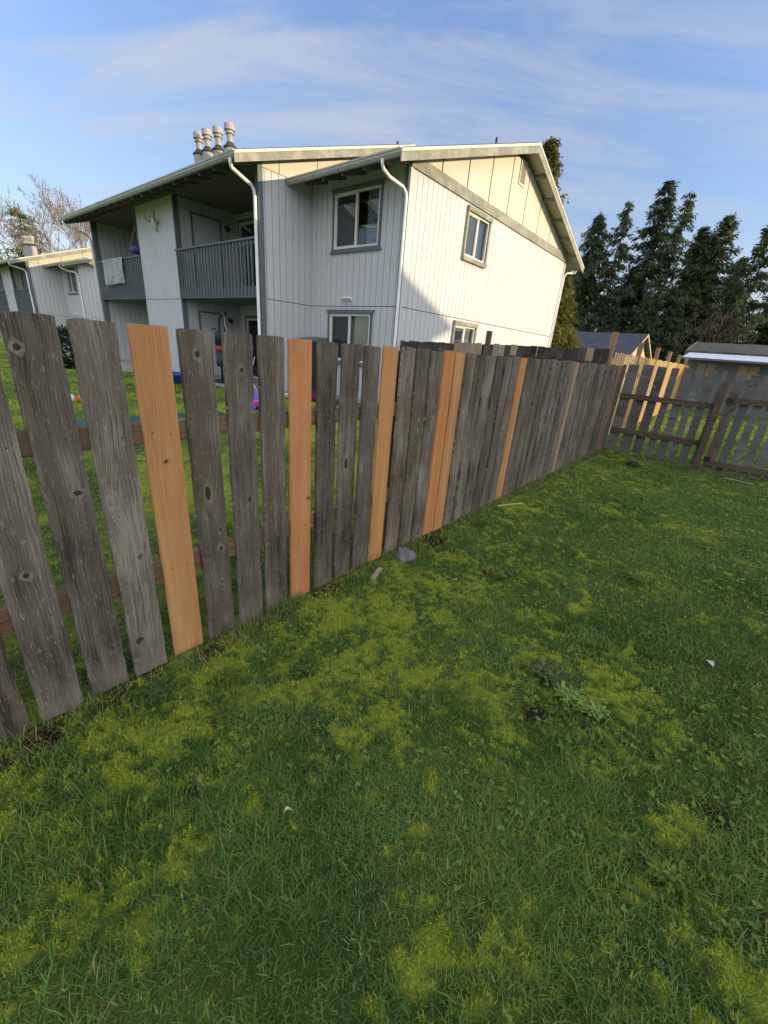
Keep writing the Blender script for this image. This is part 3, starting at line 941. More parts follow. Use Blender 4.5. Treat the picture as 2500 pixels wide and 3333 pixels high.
for z0, z1 in ((1.077, 1.166), (.438, .540)):
    k = -1.6
    while k < 8.6:
        e = min(k + 2.43, 8.79)
        mb = MB()
        mb.box((-.060, k + .002, z0), (-.021, e - .002, z1))
        mb.build('rail', MT['railwood'], fence, bevel=.004)
        k = e
for yp in (-.55, 2.36, 4.79, 7.22, 8.70):
    mb = MB()
    mb.box((-.152, yp - .045, -.3), (-.063, yp + .045, 1.50))
    mb.build('post', MT['post'], fence, bevel=.004)


# ------------------------------------------------------------------ cross fence, gate, side fence, picket fence
def plank_panel(name, mats, parent, spots_, y0, y1, z0s, z1s, axis='x'):
    """boards side by side as one panel; spots_ = (a0, a1, z0, z1, mat index)"""
    mb = MB()
    for a0, a1, z0, z1, mi in spots_:
        j = random.uniform(0, .003)
        c = .006
        if axis == 'x':
            ring = [(a0, y0 - j, z0), (a1, y0 - j, z0), (a1 - random.uniform(0, .004), y0 - j, z1 - c * random.random()), (a0 + random.uniform(0, .004), y0 - j, z1 - c * random.random())]
            mb.prism(ring, (0, y1 - y0, 0), mi)
        else:
            ring = [(y0 - j, a0, z0), (y0 - j, a1, z0), (y0 - j, a1, z1), (y0 - j, a0, z1)]
            mb.prism(ring, (y1 - y0, 0, 0), mi)
    return mb.build(name, mats, parent)


cross = empty('cross_fence', (.7, 8.64, 0), 'grey cross fence panel with two dark rails between the corner and the gate post', 'fence')
edges = [(.02, .075), (.105, .27), (.326, .495), (.545, .687), (.756, .862), (.929, 1.054), (1.103, 1.206), (1.261, 1.380), (1.442, 1.50)]
for i, (a0, a1) in enumerate(edges):
    me_spot = [((a0 - .7), (a1 - .7), .055 + random.uniform(-.012, .012), 1.557 + random.uniform(-.01, .015), 0)]
    o = plank_panel('board', [MT['oldfar']], cross, me_spot, 0.0, .018, 0, 0)
for z0, z1 in ((.985, 1.072), (.378, .468)):
    mb = MB(); mb.box((-.60, -.040, z0), (.775, -.002, z1)); mb.build('rail', MT['railwood_x'], cross, bevel=.003)
mb = MB(); mb.box((.785, -.135, -.3), (.872, -.045, 1.418)); mb.build('post', MT['post'], cross, bevel=.004)

gate = empty('fence_gate', (1.62, 8.64, .02), 'grey board gate hung from the leaning brown post, right of the cross fence', 'gate')
ge = [(1.630, 1.752), (1.792, 1.902), (1.952, 2.061), (2.108, 2.212), (2.262, 2.372), (2.42, 2.53), (2.575, 2.685), (2.73, 2.84)]
for a0, a1 in ge:
    plank_panel('board', [MT['oldfar']], gate, [(a0 - 1.62, a1 - 1.62, .005, 1.535 + random.uniform(-.012, .012), 0)], 0, .018, 0, 0)
mb = MB(); mb.box((.085, -.038, 1.085), (1.2, -.002, 1.175)); mb.build('rail', MT['railwood_x'], gate, bevel=.003)
mb = MB(); mb.box((.0, -.040, .075), (1.2, -.002, .165)); mb.build('rail', MT['railwood_x'], gate, bevel=.003)
mb = MB(); mb.hexa([(.0, -.042, .17), (.06, -.042, .17), (.06, -.004, .17), (.0, -.004, .17), (.005, -.042, 1.25), (.08, -.042, 1.25), (.08, -.004, 1.25), (.005, -.004, 1.25)])
mb.build('stile', MT['post'], gate, bevel=.003)
mb = MB(); mb.tube([(.06, -.05, .93), (.16, -.05, 1.06), (.30, -.05, 1.10)], .006, 6)
mb.build('brace_cable', MT['black'], gate)
for hz in (.14, 1.08):
    mb = MB(); mb.box((-.02, -.052, hz), (.07, -.043, hz + .08)); mb.build('hinge', MT['black'], gate)
if 0: mb.box((-.02, -.052, 1.08), (.07, -.043, 1.17))

side = empty('side_fence', (-2.7, 8.65, 0), 'dark old board fence running from the white house corner to the tall brown post', 'fence')
mb_old, mb_new = [], []
xx = -5.05
while xx < -.36:
    wv = random.uniform(.125, .15)
    z1 = 1.69 + (xx + 5.05) * .019 + random.uniform(-.014, .014)
    isnew = (-3.54 <= xx <= -2.86) or (-2.57 <= xx <= -2.36) or (-2.20 <= xx <= -2.10) or (-.68 < xx < -.55)
    (mb_new if isnew else mb_old).append((xx + 2.7, xx + wv + 2.7 - .004, .04, z1 + (.012 if isnew else 0), 0))
    xx += wv
for s in mb_old: plank_panel('board', [MT['olddark']], side, [s], 0, .018, 0, 0)
for s in mb_new: plank_panel('board', [MT['tan']], side, [s], -.004, .014, 0, 0)['label'] = 'pale new board'
mb = MB(); mb.box((.55, -.045, 1.475), (2.36, -.006, 1.555)); mb.build('rail', MT['cedar_red'], side).data.materials[0] = wood('red_stained_rail', (.06, .026, .02), (.11, .045, .034), (.16, .075, .055), axis='x', fleck=.15, knots=.1)
mb = MB(); mb.box((-2.3, -.045, .42), (2.36, -.006, .50)); mb.build('rail', MT['railwood_x'], side)
mb = MB(); mb.box((.005, -.098, -.3), (.095, -.008, 1.99)); mb.build('post', MT['post'], side)
mb = MB(); mb.box((2.38, .05, -.3), (2.475, .145, 2.07)); mb.build('post', MT['tanbrown'], side)['label'] = 'tall reddish brown corner post'

pf = empty('picket_fence', (-.28, 9.0, 0), 'sunlit golden picket fence with tall posts running away behind the cross fence', 'fence')
yy = 9.0
bay = 2.35
while yy < 27:
    mb = MB()
    q = yy + .06
    while q < yy + bay - .05:
        zt = 1.75 + random.uniform(-.012, .012)
        mb.prism([(.02, q - 9, .06), (.02, q + .088 - 9, .06), (.02, q + .088 - 9, zt - .02), (.02, q + .068 - 9, zt), (.02, q + .02 - 9, zt), (.02, q - 9, zt - .02)], (.016, 0, 0))
        q += .205
    mb.build('picket_panel', MT['picket'], pf)
    mb = MB()
    for z0 in (.4, 1.3):
        mb.box((-.018, yy + .05 - 9, z0), (.019, yy + bay - 9 - .05, z0 + .09))
    mb.build('rail', MT['tanbrown'], pf)
    if yy > 9.5:
        mb = MB(); mb.box((-.045, yy - .045 - 9, -.3), (.045, yy + .045 - 9, 2.04)); mb.build('post', MT['tanbrown'], pf)
    yy += bay
# ------------------------------------------------------------------ the white apartment building (local origin = its near right corner)
UB, UPR, UPL, UE, WD, DEP = 3.2, 7.579, 10.184, 14.477, 1.66, 10.41
ZB, ZE = 2.44, 5.19
SL = 0.34
RM = 3.545 - 0.0            # main ridge (local y)
RB = 5.24                   # bay ridge
TM, ZM = -2.446, 5.156      # main eave tip y, roof top z there
TB, ZBY = -0.776, 5.170
OH = 0.45
PITCH = 0.2045


def wall(front, back, to, s0, s1, z0, z1, openings=(), pitch=PITCH, gap=.013, dep=.009, thick=.10, off=0.0, top=None, backz=None):
    """grooved sheet wall with openings; to(s, d, z) -> point, d outward; top(s) caps the height"""
    topf = (lambda s: min(z1, top(s))) if top else (lambda s: z1)

    def cells(edges):
        for a, b in edges:
            cuts = sorted({a, b} | {c for o_ in openings for c in o_[:2] if a < c < b})
            for p, q in zip(cuts[:-1], cuts[1:]):
                if q - p < 1e-4: continue
                mid = (p + q) / 2
                blk = sorted([(o_[2], o_[3]) for o_ in openings if o_[0] < mid < o_[1] and o_[3] > z0 and o_[2] < z1])
                z = z0
                for lo, hi in blk:
                    if lo > z: yield p, q, z, lo, lo
                    z = max(z, hi)
                if topf(p) > z + .002 or topf(q) > z + .002:
                    yield p, q, z, max(z + .001, topf(p)), max(z + .001, topf(q))

    def put(mb, p, q, a, t1, t2, d0, d1):
        mb.hexa([to(p, d0, a), to(q, d0, a), to(q, d1, a), to(p, d1, a), to(p, d0, t1), to(q, d0, t2), to(q, d1, t2), to(p, d1, t1)])
    k, ed = s0 + off, []
    if off: ed.append((s0, s0 + off - gap))
    while k < s1 - .01:
        ed.append((k, min(k + pitch - gap, s1)))
        k += pitch
    for c in cells(ed): put(front, *c, -dep, 0.0)
    if back is not None:
        for c in cells([(s0, s1)]): put(back, *c, -dep - thick, -dep - .0005)


def roofline(y, tip, z, ridge):
    return z + SL * (y - tip) if y <= ridge else z + SL * (ridge - tip) - SL * (y - ridge)


def window(parent, to, s0, s1, z0, z1, curtain='half', tmat='trim', trimw=.10, head=True, proud=.05, flat_head=False, mirror=False):
    """two-light vinyl slider with trim; opening s0..s1, z0..z1"""
    def bx(mb, a0, a1, zz0, zz1, d0, d1):
        mb.hexa([to(a0, d0, zz0), to(a1, d0, zz0), to(a1, d1, zz0), to(a0, d1, zz0), to(a0, d0, zz1), to(a1, d0, zz1), to(a1, d1, zz1), to(a0, d1, zz1)])
    t = trimw
    tm = MB()
    bx(tm, s0 - t * .62, s0 - .004, z0 - .004, z1 + .004, -.02, proud * .75)
    bx(tm, s1 + .004, s1 + t * .62, z0 - .004, z1 + .004, -.02, proud * .75)
    fl = 0.0 if flat_head else t * .65
    for (za, zb, fa, fb) in ((z1 + .005, z1 + t, t * .62, t * .62 + fl), (z0 - t, z0 - .005, t * .62 + fl, t * .62)):
        ring = [to(s0 - fa, proud, za), to(s1 + fa, proud, za), to(s1 + fb, proud, zb), to(s0 - fb, proud, zb)]
        inn = [to(s0 - fa, -.02, za), to(s1 + fa, -.02, za), to(s1 + fb, -.02, zb), to(s0 - fb, -.02, zb)]
        tm.hexa([inn[0], inn[1], ring[1], ring[0], inn[3], inn[2], ring[2], ring[3]])
    wn = tm.build('window', MT[tmat], parent)
    f = MB()
    e = .042
    bx(f, s0, s1, z0, z0 + e, -.06, .022); bx(f, s0, s1, z1 - e, z1, -.06, .022)
    bx(f, s0, s0 + e, z0 + e, z1 - e, -.06, .022); bx(f, s1 - e, s1, z0 + e, z1 - e, -.06, .022)
    mid = (s0 + s1) / 2
    bx(f, mid - .024, mid + .024, z0 + e, z1 - e, -.05, .018)
    # sash of the sliding light
    sl0, sl1 = (s0 + e, mid - .024) if not mirror else (mid + .024, s1 - e)
    q = .022
    bx(f, sl0, sl1, z0 + e, z0 + e + q, -.05, .004); bx(f, sl0, sl1, z1 - e - q, z1 - e, -.05, .004)
    bx(f, sl0, sl0 + q, z0 + e + q, z1 - e - q, -.05, .004); bx(f, sl1 - q, sl1, z0 + e + q, z1 - e - q, -.05, .004)
    f.build('frame', MT['vinyl'], wn)
    g = MB()
    bx(g, s0 + e, s1 - e, z0 + e, z1 - e, -.030, -.026)
    g.build('pane', MT['glass'], wn)
    r_ = MB()
    bx(r_, s0 - .05, s1 + .05, z0 - .05, z1 + .05, -.62, -.60)
    for a0, a1 in ((s0 - .06, s0 - .05), (s1 + .05, s1 + .06)): bx(r_, a0, a1, z0 - .05, z1 + .05, -.60, -.12)
    bx(r_, s0 - .05, s1 + .05, z0 - .06, z0 - .05, -.60, -.12); bx(r_, s0 - .05, s1 + .05, z1 + .05, z1 + .06, -.60, -.12)
    r_.build('room_shade', MT['dark'], wn)
    sc_ = MB()
    fx0, fx1 = (mid, s1) if not mirror else (s0, mid)
    if curtain != 'none':
        bx(sc_, sl0 + q, sl1 - q, z0 + e + q, z1 - e - q, -.040, -.038)
        sc_.build('insect_screen', MT['screen'] if curtain != 'lit' else MT['brownscreen'], wn)
    c = MB()
    if curtain in ('half', 'lit'):
        n_ = 40
        a0, a1 = fx0 + (.30 if curtain == 'half' else .0) * (fx1 - fx0), fx1
        for i in range(n_):
            p0, p1 = a0 + (a1 - a0) * i / n_, a0 + (a1 - a0) * (i + 1) / n_
            d0, d1 = -.15 + .016 * math.sin(i * 1.1), -.15 + .016 * math.sin((i + 1) * 1.1)
            c.add([to(p0, d0, z0), to(p1, d1, z0), to(p1, d1, z1), to(p0, d0, z1)], [(0, 1, 2, 3)])
        c.build('curtain', MT['curtain'] if curtain != 'lit' else MT['skycurtain'], wn)  # gable window version has the sky reflection put into its colour
    if curtain in ('blind', 'blinds2'):
        zz = z0 + .03
        while zz < z1 - .03:
            for a0, a1 in ([(fx0, fx1)] if curtain == 'blind' else [(s0 + .06, mid - .02), (mid + .02, s1 - .06)]):
                c.add([to(a0, -.085, zz), to(a1, -.085, zz), to(a1, -.102, zz + .021), to(a0, -.102, zz + .021)], [(0, 1, 2, 3)])
            zz += .026
        c.build('blind', MT['blind'], wn)
    return wn


def apartment(loc, label):
    B = empty('apartment_building', loc, label, 'apartment building', 'white two storey apartment buildings')
    fr, bk, pn = MB(), MB(), MB()
    E2 = lambda s, d, z: (d, s, z)
    F2 = lambda s, d, z: (s, -d, z)
    E1 = lambda s, d, z: (-UB + d, s, z)
    F1 = lambda s, d, z: (s, -WD - d, z)
    SR = lambda s, d, z: (-UPR + d, s, z)           # recess side wall, faces +x
    SL_ = lambda s, d, z: (-UE + .12 + d, s, z)     # far left recess wall, faces +x
    BKW = .45
    BK = lambda s, d, z: (s, BKW - d, z)
    # openings
    wg_u = (2.575, 3.755, 3.985, 4.995); wg_l = (2.580, 3.795, 1.05, 2.26)
    w2u = (-2.329, -.794, 3.763, 4.954); w2l = (-2.420, -.903, 1.068, 2.253)
    for (z0, z1) in ((.12, ZB - .008), (ZB + .008, ZE)):
        wall(fr, bk, E2, .004, DEP, z0, z1, (wg_u, wg_l), off=.10)
        wall(fr, bk, F2, -UB + .004, -.004, z0, z1 if z0 < 1 else 5.30, (w2u, w2l), off=.17)
        wall(fr, bk, E1, -WD + .004, -.002, z0, z1, (), off=.17)
        wall(fr, bk, F1, -UPL, -UPR, z0, z1, (), off=.12)
        wall(fr, bk, SR, -WD + .012, BKW, z0, z1, (), off=.12)
        wall(fr, bk, SL_, -WD + .012, BKW, z0, z1, (), off=.12)
    dr_u, dr_l = (-UPR + .17, -UPR + 1.95, 2.68, 4.92), (-UPR + .35, -UPR + 2.15, .10, 2.08)
    wall(fr, bk, BK, -UPR, -UB - .12, .12, ZE, (dr_u, dr_l), gap=.010)
    wall(fr, bk, BK, -UE, -UPL, .12, ZE, (), gap=.010)
    # end walls and rear walls
    EL = lambda s, d, z: (-UE - d, s, z)
    REAR = lambda s, d, z: (s, DEP + d, z)
    RMW = lambda s, d, z: (s, 2 * RM + WD + d, z)
    wall(fr, bk, EL, -WD, 2 * RM + WD, .12, 7.2, (), top=lambda s: roofline(s, TM, ZM, RM) - .16)
    wall(fr, bk, REAR, -UB, -.01, .12, 5.1, ())
    wall(fr, bk, RMW, -UE + .01, -UB, .12, 5.1, ())
    # gable panels with joints
    jn = MB()
    wall(pn, jn, E2, .30, DEP - .3, 5.43, 7.2, (), pitch=1.172, gap=.045, dep=.020, off=.93, top=lambda s: roofline(s, TB, ZBY, RB) - .15)
    pn2 = MB()
    jn2 = MB()
    wall(pn2, jn2, E1, -1.55, RM + 2.0, ZE + .012, 7.3, (), pitch=1.205, gap=.020, dep=.014, off=.50, top=lambda s: roofline(s, TM, ZM, RM) - .15)
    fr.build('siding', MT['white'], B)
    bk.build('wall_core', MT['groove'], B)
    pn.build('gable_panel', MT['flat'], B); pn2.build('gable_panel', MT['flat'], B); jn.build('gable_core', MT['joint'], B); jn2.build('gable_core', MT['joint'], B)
    # concrete footing
    mb = MB()
    mb.box((-.02, .02, -.7), (-.3, DEP - .01, .115)); mb.box((-UB, .02, -.7), (-.31, .3, .115)); mb.box((-UB - .02, -WD + .02, -.7), (-UB - .3, .31, .115))
    mb.box((-UPL + .02, -WD + .02, -.7), (-UPR - .02, .4, .115))
    mb.box((-UE + .02, -WD + .02, -.7), (-UE + .12, 8.7, .115)); mb.box((-UE, BKW + .02, -.7), (-UB, BKW + .12, .115))
    mb.build('foundation', MT['concrete'], B)
    mb = MB()
    mb.box((-UPR, -WD - .1, -.7), (-UB - .12, BKW, .085)); mb.box((-UE + .12, -WD - .1, -.7), (-UPL, BKW, .085))
    mb.build('patio_slab', MT['concrete'], B)
    # trim boards
    def corner(mbx):
        for q in range(0, len(mbx.v), 8):
            m1 = MB(); m1.hexa(mbx.v[q:q + 8]); m1.build('corner_trim', MT['trim'], B)
    mb = MB()
    mb.box((-.10, -.028, .12), (-.004, .0, 5.28))                                     # bay corner
    mb.box((-UB - .10, -WD - .028, .12), (-UB + .001, -WD + .0, 5.12)); mb.box((-UB + .001, -WD - .028, .12), (-UB + .028, -WD + .105, 5.30))
    mb.box((-UPR + .001, -WD + .004, .1), (-UPR + .028, -WD + .16, 5.18)); mb.box((-UPL - .025, -WD - .004, .1), (-UPL - .001, -WD + .10, 5.18))
    mb.box((-UE + .001, -WD - .02, .1), (-UE + .146, -WD + .15, 5.16))
    corner(mb)
    mb = MB()
    mb.box((.002, .004, .12), (.024, .09, 5.17)); mb.box((.002, DEP - .10, .12), (.024, DEP + .002, 5.17))
    for q in (0, 8):
        m1 = MB(); m1.hexa(mb.v[q:q + 8]); m1.build('corner_board', MT['white'], B)
    mb = MB(); mb.box((.002, .004, 5.175), (.045, 5.0, 5.41)); mb.box((.002, 5.006, 5.168), (.045, DEP + .02, 5.41)); mb.build('band_board', MT['band'], B)
    # roofs
    for tip, z, ridge, x0, x1 in ((TM, ZM, RM, -UE - OH, -UB + OH), (TB, ZBY, RB, -UB + .02, OH)):
        rf = MB()
        zr = z + SL * (ridge - tip)
        yb = 2 * ridge - tip
        ring = lambda x: [(x, tip, z), (x, ridge, zr), (x, yb, z), (x, yb, z - .075), (x, ridge, zr - .075), (x, tip, z - .075)]
        a_, b_ = ring(x0 + .02), ring(x1 - .02)
        for q in range(6):
            w_ = (q + 1) % 6
            rf.add([a_[q], a_[w_], b_[w_], b_[q]], [(0, 1, 2, 3)], 0 if q in (0, 1) else 1)
        rf.add(a_, [(0, 5, 4, 1), (1, 4, 3, 2)], 1); rf.add(b_, [(0, 1, 4, 5), (1, 2, 3, 4)], 1)
        roof = rf.build('roof', [MT['shingle'], MT['paleeave']], B)
        # shingle courses as a shallow stepped layer
        sh = MB()
        nst = int((ridge - tip) / .14)
        for k in range(nst):
            for sgn in (1, -1):
                y0 = tip - .02 + k * .14; y1 = y0 + .15
                p0, p1 = (y0, y1) if sgn > 0 else (2 * ridge - y0, 2 * ridge - y1)
                za, zb = z + SL * (y0 - tip), z + SL * (y1 - tip)
                sh.hexa([(x0 - .01, p0, za + .002), (x1 + .012, p0, za + .002), (x1 + .012, p1, zb + .002), (x0 - .01, p1, zb + .002), (x0 - .01, p0, za + .016), (x1 + .012, p0, za + .016), (x1 + .012, p1, zb + .006), (x0 - .01, p1, zb + .006)])
        sh.build('shingles', MT['shingle'], roof)
        # rake boards
        for xe, sg in ((x1, 1), (x0, -1)):
            if sg < 0 and x0 > -UB - .1: continue
            rk, tr_ = MB(), MB()
            for (ya, za, yb2, zb2) in ((tip - .09, z - .03, ridge, zr), (2 * ridge - tip + .09, z - .03, ridge, zr)):
                rk.hexa([(xe - sg * .03, ya, za - .215), (xe, ya, za - .215), (xe, yb2, zb2 - .235), (xe - sg * .03, yb2, zb2 - .235), (xe - sg * .03, ya, za - .056), (xe, ya, za - .056), (xe, yb2, zb2 - .060), (xe - sg * .03, yb2, zb2 - .060)])
                tr_.hexa([(xe - sg * .03, ya, za - .058), (xe + sg * .012, ya, za - .058), (xe + sg * .012, yb2, zb2 - .062), (xe - sg * .03, yb2, zb2 - .062), (xe - sg * .03, ya, za + .0), (xe + sg * .012, ya, za + .0), (xe + sg * .012, yb2, zb2 - .002), (xe - sg * .03, yb2, zb2 - .002)])
            rk.build('rake_board', MT['band'], roof); tr_.build('drip_edge', MT['flat'], roof)
        # lookout blocks under the gable overhang
        if x1 > 0:
            for q in range(1, 12):
                yy_ = tip + q * (yb - tip) / 12
                if abs(yy_ - ridge) < .3: continue
                zc = roofline(yy_, tip, z, ridge) - .085
                lk = MB(); lk.box((.0, yy_ - .022, zc - .10), (x1 - .035, yy_ + .022, zc)); lk.build('lookout_block', MT['band'], roof)

        # rafter tails + gutter
        xk = x0 + .5
        while xk < x1 - .2:
            for sg in (1,):
                tl = MB()
                p0, p1 = (tip + .03, tip + .80) if sg > 0 else (yb - .03, yb - .80)
                tl.hexa([(xk, p0, z - .19), (xk + .045, p0, z - .19), (xk + .045, p1, z - .19 + SL * .77 - .02), (xk, p1, z - .19 + SL * .77 - .02), (xk, p0, z - .078), (xk + .045, p0, z - .078), (xk + .045, p1, z - .078 + SL * .77), (xk, p1, z - .078 + SL * .77)])
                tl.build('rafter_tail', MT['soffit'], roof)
            xk += .66
        for sg, ye in ((1, tip), (-1, yb)):
            gt = MB()
            gx0, gx1 = x0 - .02, x1 - .035
            prof = [(0, -.01), (0, -.13), (-.062, -.13), (-.098, -.085), (-.098, -.052), (-.112, -.042), (-.112, -.012), (-.100, -.012), (-.100, -.030), (-.088, -.045), (-.088, -.07), (-.05, -.118), (-.012, -.118), (-.012, -.01)]
            gt.prism([(gx0, ye - .002 * sg + sg * a, z + b) for a, b in prof], (gx1 - gx0, 0, 0))
            gt.build('gutter', MT['gutter'], roof)
    # ceilings and balcony slabs
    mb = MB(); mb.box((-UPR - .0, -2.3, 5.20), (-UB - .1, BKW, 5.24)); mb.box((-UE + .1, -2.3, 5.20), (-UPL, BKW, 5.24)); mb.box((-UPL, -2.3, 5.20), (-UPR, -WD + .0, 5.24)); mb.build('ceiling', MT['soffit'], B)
    for x0, x1, nm in ((-UPR + .03, -UB - .16, 0), (-UE + .15, -UPL - .03, 1)):
        bc = MB()
        bc.box((x0, -WD + .03, 2.50), (x1, BKW - .01, 2.66)); bc.box((x0, -WD - .01, 2.475), (x1, -WD + .029, 2.72))
        bal = bc.build('balcony', MT['rail'], B)
        rl = MB()
        rl.box((x0, -WD - .075, 3.745), (x1, -WD + .03, 3.79)); rl.box((x0, -WD - .012, 3.655), (x1, -WD + .02, 3.743))
        rl.box((x0, -WD - .055, 2.452), (x1, -WD + .03, 2.473))
        xk = x0 + .05
        while xk < x1 - .03:
            rl.box((xk, -WD - .052, 2.474), (xk + .038, -WD - .014, 3.744))
            xk += .165
        rl.build('railing', MT['rail'], bal)
    # sliding doors and storage doors, wall lamps
    for (a0, a1, z0, z1) in (dr_u, dr_l):
        def bxk(mbb, p, q, zz0, zz1, d0, d1):
            mbb.hexa([BK(p, d0, zz0), BK(q, d0, zz0), BK(q, d1, zz0), BK(p, d1, zz0), BK(p, d0, zz1), BK(q, d0, zz1), BK(q, d1, zz1), BK(p, d1, zz1)])
        tm = MB(); bxk(tm, a0 - .08, a1 + .08, z1 + .003, z1 + .09, -.01, .03); bxk(tm, a0 - .08, a0 - .003, z0, z1, -.01, .028); bxk(tm, a1 + .003, a1 + .08, z0, z1, -.01, .028)
        dd = tm.build('patio_door', MT['trim'], B)
        f = MB(); e = .06
        bxk(f, a0, a1, z1 - e, z1, -.06, .02); bxk(f, a0, a1, z0, z0 + e, -.06, .02)
        for p in (a0, (a0 + a1) / 2 - e / 2, a1 - e): bxk(f, p, p + e, z0 + e, z1 - e, -.06, .018)
        f.build('frame', MT['vinyl'], dd)
        g = MB(); bxk(g, a0 + e, a1 - e, z0 + e, z1 - e, -.03, -.026); g.build('pane', MT['glass'], dd)
        g = MB(); bxk(g, a0 - .02, a1 + .02, z0, z1, -.50, -.48); g.build('room_shade', MT['dark'], dd)
        g = MB()
        for i in range(14):
            p0 = (a0 + a1) / 2 + .05 + i * .055
            g.add([BK(p0, -.12, z0 + .08), BK(p0 + .05, -.10, z0 + .08), BK(p0 + .05, -.10, z1 - .08), BK(p0, -.12, z1 - .08)], [(0, 1, 2, 3)])
        g.build('vertical_blind', MT['blind'], dd)
    for z0, z1, a0, a1 in ((2.70, 4.90, -1.13, -.13), (.12, 2.16, -1.13, -.21)):
        d_ = MB(); d_.box((-UPR + .002, a0 + .05, z0), (-UPR + .016, a1 - .05, z1 - .05)); dd = d_.build('storage_door', MT['white'], B)
        f = MB()
        f.box((-UPR + .002, a0, z1 - .05), (-UPR + .03, a1, z1)); f.box((-UPR + .002, a0, z0), (-UPR + .03, a0 + .05, z1 - .052)); f.box((-UPR + .002, a1 - .05, z0), (-UPR + .03, a1, z1 - .052))
        f.build('frame', MT['trim'], dd)
        l_ = MB()
        zl_ = z1 - .16
        l_.lathe([(.05, 0), (.05, .015), (.03, .02), (.03, .04), (.055, .06), (.075, .16), (.06, .17)], (0, 0, 0), 14)
        lo = l_.build('wall_lamp', MT['black'], B, loc=(-UPR + .02, a1 + .17, zl_ - .0), smooth=True)
        lo.rotation_euler = (0, R(115), 0)
    # windows
    window(B, E2, *wg_u, curtain='lit', tmat='band', trimw=.11, flat_head=True, proud=.085, mirror=False)
    window(B, E2, *wg_l, curtain='blinds2', tmat='band', trimw=.11, flat_head=True, proud=.085)
    window(B, F2, *w2u, curtain='half', trimw=.10)
    window(B, F2, *w2l, curtain='blind', trimw=.10)
    # gable vent
    v = MB()
    v.box((.0, 5.145, 6.30), (.028, 5.195, 6.90)); v.box((.0, 5.515, 6.30), (.028, 5.565, 6.90)); v.box((.0, 5.196, 6.30), (.028, 5.514, 6.35)); v.box((.0, 5.196, 6.85), (.028, 5.514, 6.90))
    zz = 6.36
    while zz < 6.84:
        v.hexa([(.002, 5.197, zz + .02), (.022, 5.197, zz), (.022, 5.513, zz), (.002, 5.513, zz + .02), (.002, 5.197, zz + .026), (.024, 5.197, zz + .006), (.024, 5.513, zz + .006), (.002, 5.513, zz + .026)])
        zz += .032
    v.build('gable_vent', MT['flat'], B)
    # dryer vent hood on the bay front
    v = MB()
    v.prism([(-1.92, -.002, 2.665), (-1.92, -.11, 2.645), (-1.92, -.11, 2.615), (-1.92, -.03, 2.56), (-1.92, -.002, 2.55)], (.34, 0, 0))
    v.build('vent_hood', MT['metal'], B, bevel=.005)
    # downspouts
    d_ = MB()
    d_.tube([(-.07, -.84, 5.05), (-.07, -.84, 4.98), (-.065, -.80, 4.90), (-.05, -.62, 4.82), (-.02, -.18, 4.76), (-.005, -.085, 4.68), (0, -.068, 4.58), (0, -.068, 3.0), (0, -.068, .2), (0, -.14, .1)], .036, 10)
    d_.build('downspout', MT['metal'], B, smooth=True)
    d_ = MB()
    d_.tube([(-UB + .22, TM - .055, 5.03), (-UB + .22, TM - .055, 4.96), (-UB + .20, TM - .02, 4.88), (-UB + .06, -2.1, 4.82), (-UB - .03, -1.83, 4.77), (-UB - .045, -1.755, 4.68), (-UB - .045, -1.738, 4.58), (-UB - .045, -1.738, 3.0), (-UB - .045, -1.738, .2), (-UB - .045, -1.83, .1)], .040, 10)
    d_.build('downspout', MT['metal'], B, smooth=True)
    d_ = MB()
    d_.tube([(-UE - .22, TM - .055, 5.03), (-UE - .22, TM - .055, 4.96), (-UE - .18, TM + .05, 4.88), (-UE - .06, -1.83, 4.70), (-UE - .02, -1.735, 4.60), (-UE - .0, -1.725, 4.5), (-UE - .0, -1.725, .2)], .040, 10)
    d_.build('downspout', MT['metal'], B, smooth=True)
    d_ = MB()
    d_.tube([(.16, DEP + .9, 5.02), (.14, DEP + .85, 4.94), (.06, DEP + .2, 4.84), (.03, DEP + .05, 4.72), (.03, DEP + .05, .2)], .036, 8)
    d_.build('downspout', MT['metal'], B, smooth=True)
    # flue pipes
    for fx, tall in ((-8.03, 7.12), (-7.53, 7.10), (-6.92, 7.03), (-6.30, 6.99)):
        ch = MB()
        z0 = 5.45
        h_ = tall - z0
        ch.lathe([(.165, 0), (.165, h_ - .54), (.16, h_ - .535)], (0, 0, 0), 20)
        ch.lathe([(.082, h_ - .54), (.082, h_ - .22)], (0, 0, 0), 18)
        cap = [(.10, -.245), (.125, -.235), (.11, -.225), (.11, -.165), (.150, -.155), (.150, -.14), (.142, -.13), (.142, -.015), (.125, 0)]
        ch.lathe([(r_, h_ + zz) for r_, zz in cap], (0, 0, 0), 12)
        co = ch.build('chimney', MT['pipe'], B, loc=(fx, -.42, z0), smooth=False)
        k = MB()
        k.lathe([(.195, h_ - .565), (.20, h_ - .545), (.17, h_ - .52), (.115, h_ - .46), (.086, h_ - .42)], (0, 0, 0), 20)
        k.build('storm_collar', MT['collar'], co, smooth=True)
    # plumbing vents
    for vx, vy in ((-.86, 5.05), (-3.3, 3.4)):
        k = MB(); k.lathe([(.035, 0), (.035, .56 if vx > -2 else .36)], (0, 0, 0), 10)
        k.build('vent_pipe', MT['black'], B, loc=(vx, vy, 6.95))
    return B


b1 = apartment((-5.137, 8.606, 0), 'near white apartment building with sunlit gable wall, two balconies and four roof flues')
b2 = copy_tree(b1)
b2.location = (-29.3, 9.1, -.64)
tag(b2, 'farther white apartment building at the left behind the tall leftmost board', 'apartment building', 'white two storey apartment buildings')


